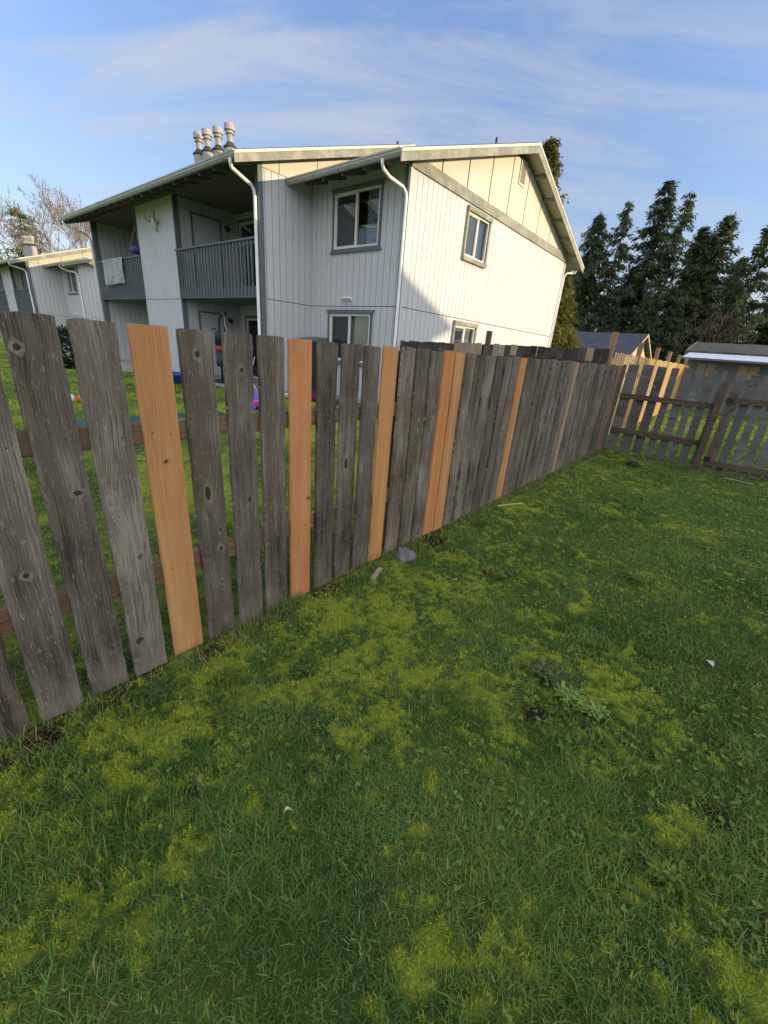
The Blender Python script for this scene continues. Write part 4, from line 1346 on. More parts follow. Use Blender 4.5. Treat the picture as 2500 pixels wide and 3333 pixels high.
# ------------------------------------------------------------------ simple houses
def house(name, loc, label, x1, y1, eave, slope, ridge_axis, wallm, roofm, oh=.5, wins=(), fascia=None):
    """gabled house from the local origin to (x1, y1)"""
    H = empty(name, loc, label, 'house')
    t = .15
    mb = MB()
    if ridge_axis == 'x':
        ym = y1 / 2
        zr = eave + slope * ym
        for xa in (0, x1 - t):
            mb.prism([(xa, 0, -.2), (xa, y1, -.2), (xa, y1, eave), (xa, ym, zr), (xa, 0, eave)], (t, 0, 0))
        mb.box((t + .002, 0.002, -.2), (x1 - t - .002, t, eave)); mb.box((t + .002, y1 - t, -.2), (x1 - t - .002, y1 - .002, eave))
    else:
        xm = x1 / 2
        zr = eave + slope * xm
        for ya in (0, y1 - t):
            mb.prism([(0, ya, -.2), (x1, ya, -.2), (x1, ya, eave), (xm, ya, zr), (0, ya, eave)], (0, t, 0))
        mb.box((.002, t + .002, -.2), (t, y1 - t - .002, eave)); mb.box((x1 - t, t + .002, -.2), (x1 - .002, y1 - t - .002, eave))
    mb.build('walls', wallm, H)
    r_ = MB()
    zt = .14
    if ridge_axis == 'x':
        prof = [(-oh, eave - slope * oh), (ym, zr), (y1 + oh, eave - slope * oh)]
        for (a, za), (b, zb) in ((prof[0], prof[1]), (prof[1], prof[2])):
            r_.hexa([(-oh, a, za + .01), (x1 + oh, a, za + .01), (x1 + oh, b, zb + .01), (-oh, b, zb + .01), (-oh, a, za + zt), (x1 + oh, a, za + zt), (x1 + oh, b, zb + zt), (-oh, b, zb + zt)])
    else:
        prof = [(-oh, eave - slope * oh), (xm, zr), (x1 + oh, eave - slope * oh)]
        for (a, za), (b, zb) in ((prof[0], prof[1]), (prof[1], prof[2])):
            r_.hexa([(a, -oh, za + .01), (b, -oh, zb + .01), (b, y1 + oh, zb + .01), (a, y1 + oh, za + .01), (a, -oh, za + zt), (b, -oh, zb + zt), (b, y1 + oh, zb + zt), (a, y1 + oh, za + zt)])
    r_.build('roof', roofm, H)
    fs = MB()
    if ridge_axis == 'x':
        for xe in (-oh - .03, x1 + oh + .002):
            for (a, za), (b, zb) in ((prof[0], prof[1]), (prof[1], prof[2])):
                fs.hexa([(xe, a, za - .04), (xe + .028, a, za - .04), (xe + .028, b, zb - .04), (xe, b, zb - .04), (xe, a, za + zt + .02), (xe + .028, a, za + zt + .02), (xe + .028, b, zb + zt + .02), (xe, b, zb + zt + .02)])
    else:
        for xe, za in ((-oh - .10, prof[0][1]), (x1 + oh + .002, prof[2][1])):
            fs.box((xe, -oh, za - .03), (xe + .098, y1 + oh, za + .12))
    fs.build('fascia', fascia or MT['band'], H)
    for (face, a, z0, ww, hh, kind) in wins:
        m_ = MB(); g_ = MB()
        def P(s, d, z):
            return {'-y': (s, -d, z), '-x': (-d, s, z), '+x': (x1 + d, s, z), '+y': (s, y1 + d, z)}[face]
        def bx(mbb, s0, s1, za, zb, d0, d1):
            mbb.hexa([P(s0, d0, za), P(s1, d0, za), P(s1, d1, za), P(s0, d1, za), P(s0, d0, zb), P(s1, d0, zb), P(s1, d1, zb), P(s0, d1, zb)])
        e = .08
        bx(m_, a, a + ww, z0, z0 + e, -.02, .03); bx(m_, a, a + ww, z0 + hh - e, z0 + hh, -.02, .03)
        bx(m_, a, a + e, z0 + e, z0 + hh - e, -.02, .03); bx(m_, a + ww - e, a + ww, z0 + e, z0 + hh - e, -.02, .03); bx(m_, a + ww / 2 - .03, a + ww / 2 + .03, z0 + e, z0 + hh - e, -.02, .028)
        wo = m_.build('window', MT['vinyl'] if kind != 'ply' else wallm, H)
        bx(g_, a + e, a + ww - e, z0 + e, z0 + hh - e, .003, .010)
        if kind == 'ply': g_.build('plywood', MT['ply'], wo)
        else:
            g_.build('pane', MT['winglass'], wo)
    return H


mm, n, p, o = mat('dark_window_glass')
p.inputs['Base Color'].default_value = (.02, .022, .025, 1)
p.inputs['Roughness'].default_value = .04
p.inputs['Specular IOR Level'].default_value = .8
MT['winglass'] = mm

# houses standing to the right of the yard, whose shade covers the lawn
house('beige_house', (22, 16.0, 0), 'tall two storey beige house right of the yard beyond the low grey house', 10, 8.24, 7.24, .40, 'x', MT['beige'], MT['shingle'], oh=.6,
      wins=(('-x', 1.2, 1.0, 1.6, 1.2, 'g'), ('-x', 5.2, 1.0, 1.6, 1.2, 'g'), ('-x', 1.2, 3.9, 1.6, 1.2, 'g'), ('-x', 5.2, 3.9, 1.6, 1.2, 'g')))
house('grey_house', (14.0, -12, 0), 'low grey house at the right side of the mossy lawn', 9, 32.0, 4.0, .36, 'y', MT['greysiding'], MT['shingle'], oh=.5,
      wins=(('-x', 3, .9, 1.8, 1.2, 'g'), ('-x', 12, .9, 1.8, 1.2, 'g'), ('-x', 8.6, .1, 1.0, 2.0, 'g')))
# slate-roofed house seen past the cedar
house('slate_roof_house', (-14.5, 34, 0), 'small house with slate blue roof and sunlit cream gable past the cedar', 9.4, 7.4, 2.30, .38, 'x', MT['beige'], MT['slateroof'], oh=.35,
      wins=(('-y', 5.6, .9, 1.4, 1.2, 'g'),), fascia=MT['tan'])
# long low house with the white awning
low = house('awning_house', (-.42, 22.6, 0), 'long low blue grey house with white metal awning behind the gate', 8.5, 6.0, 2.22, .16, 'x', MT['greysiding'], MT['mossroof'], oh=.12,
            wins=(('-y', .35, 1.30, .75, .66, 'ply'), ('-y', 1.72, 1.30, .78, .66, 'ply')), fascia=MT['greysiding'])
mb = MB()
mb.hexa([(-.15, -.72, 2.03), (8.6, -.72, 2.03), (8.6, -.125, 2.23), (-.0, -.125, 2.23), (-.15, -.72, 2.07), (8.6, -.72, 2.07), (8.6, -.125, 2.27), (-.0, -.125, 2.27)])
mb.build('awning', MT['awning'], low)
mb = MB(); mb.box((-.15, -.80, 1.985), (8.6, -.722, 2.055)); mb.build('gutter', MT['trim'], low)

# ------------------------------------------------------------------ trees
def sprays(pos, out, size, droop, r, flat=.5, asp=.24):
    """leaf-spray quads at pos pointing along out (N,3)"""
    N = len(pos)
    o_ = out / np.maximum(np.linalg.norm(out, axis=1, keepdims=True), 1e-6)
    o_ = o_ + r.normal(0, .45, (N, 3))
    o_[:, 2] -= droop
    o_ /= np.linalg.norm(o_, axis=1, keepdims=True)
    sd = np.cross(o_, r.normal(0, 1, (N, 3)) * np.array([flat, flat, 1]) + np.array([0, 0, .4]))
    sd /= np.maximum(np.linalg.norm(sd, axis=1, keepdims=True), 1e-6)
    s = size[:, None]
    V = np.stack([pos, pos + o_ * s * .5 + sd * s * asp, pos + o_ * s, pos + o_ * s * .5 - sd * s * asp], 1).reshape(-1, 3)
    F = np.arange(4 * N)
    return V, F, np.full(N, 4)


def conifer_meshes(seed, H, base, Rad, levels, nb, ns, droop, size, leafm, thin=0.0, reps=8, up=.15, power=.85, lean=0.0, twin=None, asp=.145, jit=.085):
    r = np.random.default_rng(seed)
    tr = MB()
    segs = 14
    path = [(lean * (H * k / segs) * .02 + .10 * math.sin(k * 1.3 + seed), .10 * math.cos(k * 1.7 + seed), H * k / segs) for k in range(segs + 1)]
    tr.tube(path, [max(.02, H * .0135 * (1 - k / segs) ** .9) for k in range(segs + 1)], 7)
    P, O = [], []
    tips = [(0.0, 0.0, H, Rad)]
    if twin: tips.append((*twin, Rad * .75))
    for (ox, oy, HH, RR) in tips:
        for lv in range(levels):
            t = (lv + r.uniform(-.3, .3)) / levels
            z = base + (HH - base) * t
            if z > HH - .05: continue
            L0 = RR * (1 - t) ** power * (0.55 + .45 * min(1, t * 5 + .3)) + .15
            for b in range(nb):
                if r.random() < thin: continue
                az = r.uniform(0, 6.283)
                L_ = L0 * r.uniform(.45, 1.15)
                n_ = max(3, int(ns * L_ / RR) + 2)
                k = np.linspace(.12, 1, n_)
                px = ox * (z / HH) + np.cos(az) * L_ * k
                py = oy * (z / HH) + np.sin(az) * L_ * k
                pz = z + L_ * (up * k - droop * k ** 1.6 + .16 * k ** 4)
                pts = np.stack([px, py, pz], 1)
                if L_ > .6 and r.random() < .75:
                    tr.tube([(ox * (z / HH), oy * (z / HH), z)] + [tuple(q) for q in pts[:: max(1, n_ // 3)]], [.035 * L_ / RR + .012] + [.012] * len(pts[:: max(1, n_ // 3)]), 3, cap=False)
                for rep in range(reps):
                    P.append(pts + r.normal(0, jit, pts.shape) * (1 + L_ * .25))
                    O.append(np.stack([np.cos(az) + r.normal(0, .6, n_), np.sin(az) + r.normal(0, .6, n_), np.zeros(n_)], 1))
    P = np.concatenate(P); O = np.concatenate(O)
    sz = r.uniform(.55, 1.25, len(P)) * size
    V, F, S = sprays(P, O, sz, .35 + droop, r, asp=asp)
    tm = MB.build(tr, 'trunk', MT['bark'])
    lf = fast_mesh('crown', V, F, S, leafm)
    return tm, lf


def tree_thing(name, tm, lf, loc, label, cat='tree', group=None, rz=0.0, sc=1.0):
    root = empty(name, loc, label, cat, group, rz)
    root.scale = (sc, sc, sc)
    for part in (tm, lf):
        c = part if part.parent is None and not part.get('used') else part.copy()
        if c is not part: COL.objects.link(c)
        part['used'] = 1
        c.parent = root
    for part in (tm, lf):
        pass
    return root


GRP = 'tall conifers behind the low houses'
A = conifer_meshes(1, 18.9, 1.2, 5.0, 46, 7, 17, .40, .42, MT['fir'], .10, 11, .12, .85)
Bv = conifer_meshes(2, 17.6, 1.8, 3.6, 40, 5, 12, .48, .40, MT['firlight'], .25, 11, .10, .80)
Cv = conifer_meshes(3, 15.4, 1.0, 4.8, 42, 7, 16, .36, .42, MT['firlight'], .12, 11, .18, .80, twin=(-1.6, .4, 14.6))
Dv = conifer_meshes(4, 16.8, 1.5, 4.3, 34, 7, 15, .85, .50, MT['fir'], .12, 11, .10, .60, asp=.12)
Ev = conifer_meshes(5, 14.1, 4.5, 3.4, 26, 5, 12, .30, .42, MT['firlight'], .30, 11, .15, .85)
tree_thing('conifer_tree', *A, (-9.7, 55, 0), 'tallest dark conifer of the row, its spire left of centre over the slate roof', 'conifer', GRP)
tree_thing('conifer_tree', *Bv, (-7.4, 53.5, 0), 'second spire just right of the tallest conifer', 'conifer', GRP, 1.0, .98)
tree_thing('conifer_tree', *Bv, (-12.9, 55, 0), 'thin see through conifer between the drooping one and the tallest one', 'conifer', GRP, 2.2, 1.0)
tree_thing('conifer_tree', *Dv, (-15.5, 55, 0), 'drooping conifer leftmost of the row next to the white gable', 'conifer', GRP, 0.4, 1.0)
tree_thing('conifer_tree', *Cv, (-3.95, 55, 0), 'twin topped olive conifer right of the tallest one', 'conifer', GRP, 0.2, 1.0)
tree_thing('conifer_tree', *Ev, (-.4, 54, 0), 'sparse conifer with bare trunk at the right edge', 'conifer', GRP, 1.4, 1.02)
tree_thing('conifer_tree', *Cv, (2.6, 57, 0), 'bushy conifer cut by the right picture edge', 'conifer', GRP, 2.4, .92)
tree_thing('conifer_tree', *A, (-12.0, 60, 0), 'shorter dark conifer filling in left behind the tallest one', 'conifer', GRP, 2.0, .66)
tree_thing('conifer_tree', *A, (-6.0, 58, 0), 'shorter dark conifer filling in between the spires and the twin tops', 'conifer', GRP, 4.0, .66)
tree_thing('conifer_tree', *Dv, (-17.8, 60, 0), 'dark conifer partly hidden by the gable edge', 'conifer', GRP, 4.0, .80)
tree_thing('conifer_tree', *Bv, (-5.9, 56, 0), 'slim conifer in the gap left of the twin topped one', 'conifer', GRP, 3.3, .80)
tree_thing('conifer_tree', *Dv, (-2.0, 58, 0), 'drooping conifer in the gap right of the twin topped one', 'conifer', GRP, 5.0, .74)
# low evergreen thicket in front of the trunks
for i, (tx, ty, s_, l_) in enumerate(((-10.6, 50, .42, 'low dark evergreen under the tallest conifer'), (-7.6, 49, .44, 'low dark evergreen right of the slate roofed house'), (-5.0, 50, .40, 'low dark evergreen under the twin topped conifer'), (-14.0, 50, .40, 'low dark evergreen behind the slate roof'))):
    tree_thing('evergreen_tree', *A, (tx, ty, 0), l_, 'conifer', 'low evergreens under the tall conifers', i * 1.3, s_)

cd = conifer_meshes(11, 11.7, .1, 4.0, 60, 11, 16, .62, .19, MT['cedarleaf'], .08, 15, .05, .98, asp=.22)
tree_thing('cedar_tree', *cd, (-9.0, 24.4, 0), 'sunlit yellow green cedar standing behind the white house', 'cedar')

tree_thing('cedar_tree', *cd, (-7.3, 25.4, 0), 'low golden green cedar hugging the right end of the sunlit wall', 'cedar', None, 1.7, .56)


def bare_tree(seed, H, spread, depth=6, twig=.35):
    r = random.Random(seed)
    mb = MB()
    lp, lo = [], []

    def grow(p, d, L_, rad, lv):
        n_ = 4
        pts, rr = [p], [rad]
        q = Vector(p); dd = Vector(d)
        for k in range(n_):
            dd = (dd + Vector((r.gauss(0, .12), r.gauss(0, .12), r.gauss(.05, .08)))).normalized()
            q = q + dd * (L_ / n_)
            pts.append(tuple(q)); rr.append(max(.020, rad * (1 - .45 * (k + 1) / n_)))
        mb.tube(pts, rr, 5 if lv < 2 else 3, cap=False)
        if lv >= depth - 2:
            for _ in range(2):
                lp.append(pts[r.randint(1, 4)]); lo.append((dd.x, dd.y, dd.z))
        if lv >= depth: return
        for k in range(3 if lv < 4 else 2):
            a = r.uniform(0, 6.28)
            t = dd.orthogonal().normalized()
            t = Matrix.Rotation(a, 3, dd) @ t
            nd = (dd * r.uniform(.55, .95) + t * r.uniform(.35, .8) * spread + Vector((0, 0, .12))).normalized()
            i = r.randint(2, 4)
            grow(pts[i], nd, L_ * r.uniform(.58, .80), rr[i] * .72, lv + 1)
    grow((0, 0, 0), (0, 0, 1), H * .30, H * .014, 0)
    return mb, np.array(lp), np.array(lo)


for i, (tx, ty, H, sd, l_) in enumerate(((-70, 16, 24.0, 5, 'bare pinkish tree at the left picture edge, tallest of the three'), (-60, 17, 17.5, 6, 'bare tree above the roof flues of the farther building'),
                                        (-50.5, 16, 18.5, 9, 'bare rounded tree between the two white buildings'))):
    mb, lp, lo_ = bare_tree(sd, H, .95, 6)
    rt = empty('bare_tree', (tx, ty, -.64), l_, 'tree', 'leafless trees behind the buildings at left')
    mb.build('branches', MT['paletwig'], rt)
    r_ = np.random.default_rng(sd)
    V, F, S = sprays(np.repeat(lp, 2, 0) + r_.normal(0, .15, (len(lp) * 2, 3)), np.repeat(lo_, 2, 0), r_.uniform(.06, .20, len(lp) * 2), .3, r_)
    fast_mesh('dry_leaves', V, F, S, MT['dryleaf'] if 'dryleaf' in MT else MT.setdefault('dryleaf', plain('dry_leaf', (.26, .18, .13), .8)), parent=rt)
gold = conifer_meshes(21, 11.5, .3, 4.2, 34, 7, 12, .45, .30, MT['cedarleaf'], .0, 7, .1, .65)
tree_thing('golden_conifer', *gold, (-72.5, 16.5, -.64), 'golden green conifer under the bare tree at the left edge', 'conifer', None, 0.0, 1.3)
mb, lp, lo_ = bare_tree(31, 9.5, 1.1, 6)
rt = empty('bare_tree', (-1.9, 44, 0), 'dark bare branched tree in front of the conifers at right', 'tree')
mb.build('branches', MT['bark'], rt)


def bush(name, loc, rx, ry, rz, n_, label, m_, size=.12, cat='bush'):
    r_ = np.random.default_rng(int(abs(loc[0] * 10)) + 3)
    root = empty(name, loc, label, cat)
    u = r_.normal(0, 1, (n_, 3)); u /= np.linalg.norm(u, axis=1, keepdims=True)
    rad = r_.uniform(.45, 1.0, n_) ** .5 * (0.8 + .35 * vnoise(u[:, 0] * 2.5 + 9, u[:, 2] * 2.5 + u[:, 1] * 2))
    P = u * rad[:, None] * np.array([rx, ry, rz]) + np.array([0, 0, rz * .85])
    P = P[P[:, 2] > 0]
    V, F, S = sprays(P, u[:len(P)], r_.uniform(.6, 1.3, len(P)) * size, .0, r_)
    fast_mesh('foliage', V, F, S, m_, parent=root)
    st = MB()
    for k in range(7):
        a = k * .9
        st.tube([(0, 0, 0), (math.cos(a) * rx * .4, math.sin(a) * ry * .4, rz * .7), (math.cos(a) * rx * .7, math.sin(a) * ry * .7, rz * 1.3)], [.03, .02, .008], 5)
    st.build('stems', MT['bark'], root)
    return root


bush('bush', (-23.7, 6.5, -.62), 1.15, 1.0, 1.05, 2600, 'dark rounded bush between the two apartment buildings', MT['hedge'], .17)
bush('bush', (-23.6, 8.3, -.62), .75, .75, 1.30, 1500, 'taller spiky shrub peeking over the second board', MT['hedge'], .20)
# dark belt of woods far behind everything
r_ = np.random.default_rng(77)
n_ = 26000
az = r_.uniform(-1.75, .75, n_)
dd_ = r_.uniform(120, 150, n_)
hh = (3.5 + 5.5 * fbm(az * 14 + 30, az * 3 + 5)) * r_.random(n_) ** .8
P = np.stack([np.sin(az) * dd_, np.cos(az) * dd_, hh - .7], 1)
V, F, S = sprays(P, r_.normal(0, 1, (n_, 3)) + np.array([0, 0, 1]), r_.uniform(.8, 2.2, n_), -.3, r_)
tag(fast_mesh('far_woods', V, F, S, MT['fir']), 'low dark belt of far woods on the horizon', 'woods', kind='stuff')

# power lines
for k, (za, zb) in enumerate(((5.3, 5.0), (3.6, 3.4))):
    mb = MB()
    pts = [(-30 + 5 * i, 38 - .2 * i, za + (zb - za) * i / 12 - .35 * math.sin(math.pi * i / 12)) for i in range(13)]
    mb.tube(pts, .014, 5)
    tag(mb.build('power_line', MT['black']), ['upper power line crossing in front of the conifers', 'lower power line crossing just above the awning roof'][k], 'cable', 'power lines in front of the conifers')

# ------------------------------------------------------------------ things on the patio and the neighbour's lawn
bs = empty('punching_bag_stand', (-10.95, 7.25, .085), 'black curved punching bag stand on the ground floor patio', 'bag stand')
mb = MB()
arc = [(-.12, 0, 0), (-.12, 0, 1.35)] + [(-.12 + .27 * (1 - math.cos(t)), 0, 1.62 + .36 * math.sin(t)) for t in np.linspace(-.2, math.pi / 2, 9)] + [(.24, 0, 1.985)]
mb.tube(arc, .034, 10); mb.build('arm', MT['black'], bs, smooth=True)
mb = MB(); mb.tube([(-.62, 0, 1.545), (-.36, 0, 1.55), (-.24, 0, 1.50), (-.19, 0, 1.40), (-.165, 0, 1.1)], .018, 8); mb.build('handle_bar', MT['black'], bs, smooth=True)
mb = MB(); mb.box((-.55, -.35, 0), (.35, .35, .05)); mb.box((.16, -.035, 1.93), (.30, .035, 2.04)); mb.build('base', MT['black'], bs, bevel=.01)
mb = MB()
for i in range(7):
    mb.tube([(.22, .01 * (i % 2), 1.94 - i * .035), (.22, -.01 * (i % 2), 1.90 - i * .035)], .009, 6)
mb.tube([(.22, 0, 1.70), (.10, 0, 1.48)], .008, 5); mb.tube([(.22, 0, 1.70), (.33, 0, 1.48)], .008, 5); mb.build('chain', MT['steel'], bs)
bg_ = empty('punching_bag', (-10.93, 7.2, .55), 'navy punching bag with a red band hanging from the black stand', 'punching bag')
mb = MB(); mb.lathe([(.02, 0), (.15, .01), (.17, .05), (.17, .45)], (0, 0, 0), 20); mb.build('lower_body', MT['navy'], bg_, smooth=True)
mb = MB(); mb.lathe([(.172, .452), (.172, .62)], (0, 0, 0), 20); mb.build('band', MT['red'], bg_, smooth=True)
mb = MB(); mb.lathe([(.17, .622), (.17, .96), (.15, 1.0), (.03, 1.01)], (0, 0, 0), 20); mb.build('upper_body', MT['navy'], bg_, smooth=True)

fc = empty('folding_chair', (-9.15, 7.3, .03), 'folding chair with white legs and black seat on the patio edge', 'chair')
mb = MB()
for sy in (-.22, .22):
    mb.tube([(-.30, sy, .0), (.18, sy, .95)], .014, 6); mb.tube([(.28, sy, .0), (-.25, sy, .48)], .014, 6)
mb.tube([(-.30, -.22, .01), (-.30, .22, .01)], .012, 6); mb.tube([(.28, -.22, .01), (.28, .22, .01)], .012, 6)
mb.build('legs', MT['metal'], fc)
mb = MB(); mb.box((-.26, -.23, .46), (.20, .23, .49)); mb.build('seat', MT['black'], fc, bevel=.01)
mb = MB(); mb.hexa([(.06, -.21, .66), (.09, -.21, .66), (.09, .21, .66), (.06, .21, .66), (.17, -.21, .95), (.20, -.21, .95), (.20, .21, .95), (.17, .21, .95)]); mb.build('backrest', MT['black'], fc, bevel=.01)

cb = empty('storage_cabinet', (-7.85, 8.22, 0), 'black storage cabinet with sloped lid against the white wall', 'cabinet')
mb = MB(); mb.box((-.34, -.22, .04), (.34, .22, 1.50)); mb.build('body', MT['black'], cb, bevel=.012)
mb = MB(); mb.hexa([(-.37, -.25, 1.505), (.37, -.25, 1.505), (.37, .24, 1.53), (-.37, .24, 1.53), (-.37, -.25, 1.56), (.37, -.25, 1.56), (.37, .24, 1.63), (-.37, .24, 1.63)]); mb.build('lid', MT['trim'], cb, bevel=.01)
for sx in (-.335, .005):
    mb = MB(); mb.box((sx + .005, -.236, .08), (sx + .325, -.2205, 1.47)); dd = mb.build('door', MT['black'], cb)
    h_ = MB(); h_.box((sx + (.28 if sx < -.1 else .02), -.256, .75), (sx + (.31 if sx < -.1 else .05), -.237, .95)); h_.build('handle', MT['steel'], dd)


def lump(name, loc, rx, ry, rz, label, cat, m_, seed=1, rough=.18, freq=1.8, n_u=36, n_v=22, flat=.0):
    V, F, S = [], [], []
    off = seed * 3.7
    for j in range(n_v + 1):
        th = math.pi * j / n_v
        for i in range(n_u):
            ph = 2 * math.pi * i / n_u
            u = np.array([math.sin(th) * math.cos(ph), math.sin(th) * math.sin(ph), math.cos(th)])
            f_ = 1 + rough * (2 * float(fbm(np.array(u[0] * freq + off + 20 + u[2]), np.array(u[1] * freq + off + 20 - u[2] * .7), 5)) - 1)
            q = u * f_ * np.array([rx, ry, rz])
            V.append((q[0], q[1], max(q[2], -rz * .6) + rz * .55))
    for j in range(n_v):
        for i in range(n_u):
            F += [j * n_u + i, (j + 1) * n_u + i, (j + 1) * n_u + (i + 1) % n_u, j * n_u + (i + 1) % n_u]
            S.append(4)
    o = fast_mesh(name, V, F, S, m_, smooth=True)
    o.location = loc
    return tag(o, label, cat)


lump('rock', (.155, 2.335, -.01), .082, .072, .068, 'rounded grey field rock on the grass at the fence foot', 'rock', MT['stone'], 4, .42, 1.9)
bt = lump('tarp_bundle', (-8.85, 8.0, .0), .34, .30, .58, 'crumpled bright blue tarp bundle beside the black cabinet', 'tarp', MT['bluetarp'], 6, .5, 3.2)
wp = empty('wading_pool', (-11.9, 6.05, 0), 'blue plastic wading tub in front of the patio', 'tub')
mb = MB(); mb.lathe([(.50, 0), (.56, .24), (.60, .25), (.60, .27), (.53, .26), (.48, .04), (.02, .04)], (0, 0, 0), 28); mb.build('tub', MT['blue'], wp, smooth=True)
tag(lump('maroon_cloth', (-7.1, 7.7, 0), .75, .25, .16, 'dark maroon cloth lying below the lower bay window', 'cloth', MT['maroon'], 8, .5, 3), None)
tr_ = empty('plastic_tray', (-8.1, 7.2, 0), 'white plastic tray lying on the grass before the cabinet', 'tray')
mb = MB(); mb.hexa([(-.30, -.18, 0), (.30, -.18, 0), (.30, .18, 0), (-.30, .18, 0), (-.36, -.23, .10), (.36, -.23, .10), (.36, .23, .10), (-.36, .23, .10)]); mb.build('body', MT['vinyl'], tr_, bevel=.02)
tcar = empty('toy_wagon', (-6.55, 5.45, 0), 'small pink and purple toy wagon on the far lawn', 'toy')
mb = MB(); mb.hexa([(-.22, -.14, .07), (.22, -.14, .07), (.22, .14, .07), (-.22, .14, .07), (-.30, -.18, .20), (.30, -.18, .20), (.30, .18, .20), (-.30, .18, .20)]); mb.build('tub', MT['pink'], tcar, bevel=.015)
mb = MB(); mb.hexa([(-.26, -.13, .205), (.05, -.13, .205), (.05, .13, .205), (-.26, .13, .205), (-.20, -.10, .40), (-.08, -.10, .36), (-.08, .10, .36), (-.20, .10, .40)]); mb.build('seat', MT['violet'], tcar, bevel=.02)
for sx in (-.17, .17):
    for sy in (-.17, .17):
        mb = MB(); mb.tube([(sx, sy - .02, .07), (sx, sy + .02, .07)], .07, 14); mb.build('wheel', MT['violet'], tcar)
gm = empty('green_mat', (-6.12, 3.15, 0), 'long dark green plastic strip lying on the neighbouring lawn', 'mat')
mb = MB()
for k in range(12):
    y0 = -1.25 + k * .21
    mb.hexa([(-.30, y0, .0), (.28, y0, .0), (.28, y0 + .2, .0), (-.30, y0 + .2, .0), (-.28, y0, .035 + .01 * math.sin(k)), (.26, y0, .03), (.26, y0 + .205, .03), (-.28, y0 + .205, .035)])
mb.build('sheet', MT['green'], gm)
tb = empty('toy_ball', (-8.47, 2.53, 0), 'small white and orange red toy on the neighbouring lawn', 'toy')
mb = MB(); mb.lathe([(.03, 0), (.09, .04), (.10, .10), (.07, .16), (.02, .18)], (0, -.08, 0), 16); mb.build('body', MT['vinyl'], tb, smooth=True)
mb = MB(); mb.lathe([(.02, 0), (.06, .02), (.08, .07), (.05, .12), (.05, .14), (.01, .16)], (0, .12, 0), 14); mb.build('head', MT['orange'], tb, smooth=True)

# skull with antlers on the pillar
sk = empty('deer_skull', (-13.8, 6.93, 4.36), 'bleached deer skull with antlers hung on the white wall between balconies', 'skull')
mb = MB()
mb.tube([(0, -.03, -.02), (0, -.06, .06), (0, -.09, .16), (0, -.09, .24), (0, -.06, .30)], [.03, .045, .075, .10, .05], 10); mb.build('skull', MT['bone'], sk, smooth=True)
for sg in (-1, 1):
    mb = MB()
    mb.tube([(sg * .06, -.08, .27), (sg * .20, -.13, .24), (sg * .30, -.18, .30), (sg * .31, -.20, .44), (sg * .22, -.20, .52)], [.022, .02, .018, .014, .006], 7)
    mb.tube([(sg * .27, -.17, .27), (sg * .38, -.20, .36), (sg * .40, -.2, .45)], [.015, .012, .004], 6)
    mb.tube([(sg * .16, -.12, .25), (sg * .14, -.16, .38), (sg * .12, -.16, .46)], [.015, .012, .004], 6)
    mb.build('antler', MT['antler'], sk, smooth=True)

# rug over the left balcony rail
rg = MB()
nn, hh_ = 12, 9
top, botz = 3.80, 2.95
cols_ = [(-18.62 + 1.92 * i / nn) for i in range(nn + 1)]
V, F, S = [], [], []
prof = [(6.99, 3.30), (6.985, 3.79), (6.955, 3.812), (6.88, 3.812), (6.845, 3.79)] + [(6.842, 3.79 - .83 * k / hh_) for k in range(1, hh_ + 1)]
for side_ in (0, 1):
    for j, (py, pz) in enumerate(prof):
        for i, x in enumerate(cols_):
            wv = .010 * math.sin(i * 1.3 + pz * 5) * (1 if j > 4 else .2)
            V.append((x + .01 * math.sin(pz * 9), py - wv - .010 * side_, pz + .010 * side_ * (1 if 1 <= j <= 4 else 0) - .02 * math.sin(i * .5) * (j > 9)))
np_ = len(prof)
for s_ in (0, 1):
    for j in range(np_ - 1):
        for i in range(nn):
            b0 = s_ * np_ * (nn + 1)
            q = [b0 + j * (nn + 1) + i, b0 + j * (nn + 1) + i + 1, b0 + (j + 1) * (nn + 1) + i + 1, b0 + (j + 1) * (nn + 1) + i]
            F += q; S.append(4)
tag(fast_mesh('rug', V, F, S, MT['rug'], smooth=True), 'grey patterned rug hung over the left balcony railing', 'rug')

hp_ = empty('hanging_planter', (-16.15, 7.2, 3.93), 'purple hanging planter on cords above the left balcony railing', 'planter')
mb = MB(); mb.lathe([(.10, 0), (.20, .04), (.23, .14), (.21, .22), (.19, .22), (.18, .10), (.02, .08)], (0, 0, 0), 20); mb.build('pot', MT['purple'], hp_, smooth=True)
mb = MB()
for k in range(3):
    a = k * 2.09
    mb.tube([(.21 * math.cos(a), .21 * math.sin(a), .21), (0, 0, .85)], .012, 5)
mb.tube([(0, 0, .85), (0, 0, 1.27)], .010, 5); mb.build('cord', MT['cord'], hp_)

# bits on the grass
st = empty('wood_offcut', (.165, 1.975, .012), 'short grey wood offcut lying on the grass below the middle boards', 'wood scrap', rz=.0)
mb = MB(); a = math.atan2(2.068 - 1.887, .129 - .201)
c_, s_ = math.cos(a), math.sin(a)
pt = lambda u, v, z: (c_ * u - s_ * v, s_ * u + c_ * v, z)
mb.hexa([pt(-.085, -.016, 0), pt(.085, -.016, 0), pt(.085, .016, 0), pt(-.085, .016, 0), pt(-.085, -.016, .018), pt(.085, -.016, .018), pt(.085, .016, .018), pt(-.085, .016, .018)])
mb.build('offcut', MT['tan'], st, bevel=.002)
mb = MB(); mb.tube([(.136, 3.977, .035), (.21, 4.14, .04), (.284, 4.292, .035)], .007, 6)
tag(mb.build('straw', plain('dry_straw', (.45, .42, .12), .6)), 'yellow straw stalk on the grass near the far orange board', 'straw')
mb = MB(); mb.tube([(1.93, 8.15, .03), (2.1, 8.13, .035), (2.3, 8.1, .03)], .006, 6)
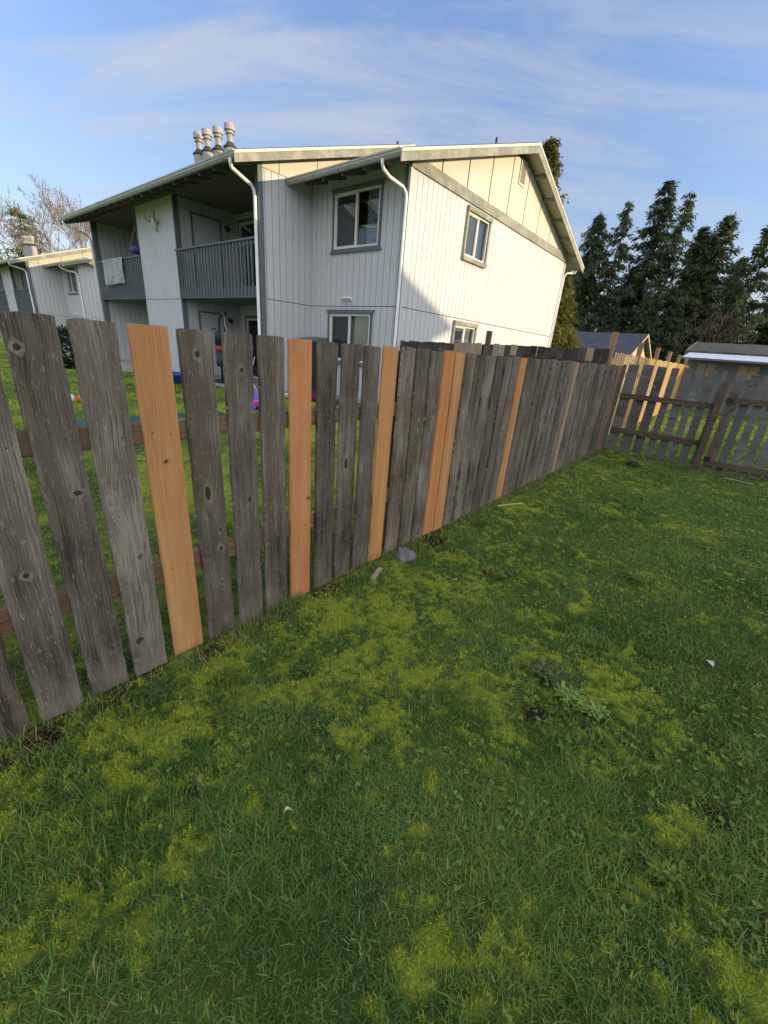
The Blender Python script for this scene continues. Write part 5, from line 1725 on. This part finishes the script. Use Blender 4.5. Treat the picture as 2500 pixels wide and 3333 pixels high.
tag(mb.build('straw', plain('dry_straw_pale', (.45, .40, .24), .6)), 'pale straw stalk on the grass before the gate', 'straw')


def leaf(x, y, L_, c, lab, rz):
    mb = MB()
    n_ = 7
    for k in range(n_):
        t0, t1 = k / n_, (k + 1) / n_
        w0, w1 = math.sin(math.pi * (t0 * .96 + .02)) * L_ * .2, math.sin(math.pi * (t1 * .96 + .02)) * L_ * .2
        z0, z1 = .028 + .012 * math.sin(t0 * 4), .028 + .012 * math.sin(t1 * 4)
        mb.add([(t0 * L_, -w0, z0 + .006), (t1 * L_, -w1, z1 + .006), (t1 * L_, 0, z1), (t0 * L_, 0, z0)], [(0, 1, 2, 3)])
        mb.add([(t0 * L_, 0, z0), (t1 * L_, 0, z1), (t1 * L_, w1, z1 + .008), (t0 * L_, w0, z0 + .008)], [(0, 1, 2, 3)])
    o = mb.build('fallen_leaf', plain('fallen_leaf', c, .7, .2, .2, 60), loc=(x, y, 0), smooth=True)
    o.rotation_euler = (random.uniform(-.2, .2), random.uniform(-.2, .2), rz)
    return tag(o, lab, 'leaf', 'fallen leaves on the lawn')


leaf(2.087, 2.58, .085, (.62, .52, .44), 'pale pinkish leaf on the far right lawn', 2.0)
leaf(1.004, .545, .032, (.40, .34, .25), 'pale curled leaf in the middle of the near lawn', 1.2)
leaf(.68, .93, .05, (.26, .12, .09), 'reddish brown leaf on the moss near the weed rosette', 1.9)
# loose sods of earth by the red board
for i, (x, y, s_) in enumerate(((.10, 2.80, .05), (.19, 2.86, .04), (.74, 7.82, .10), (.16, 2.70, .035))):
    lump('earth_clod', (x, y, -.012), s_, s_ * .8, s_ * .45, ['crumbled dark earth at the foot of the red board', 'smaller earth clod right of the red board', 'dark earth mound on the grass near the cross fence', 'earth clod beside the grey rock'][i], 'earth', MT['soilm'] if 'soilm' in MT else MT.setdefault('soilm', blotchy('dug_earth', (.016, .011, .008), (.06, .04, .026), (.42, .6), 30.0)), 20 + i, .6, 4.0)['group'] = 'clods of dug earth'
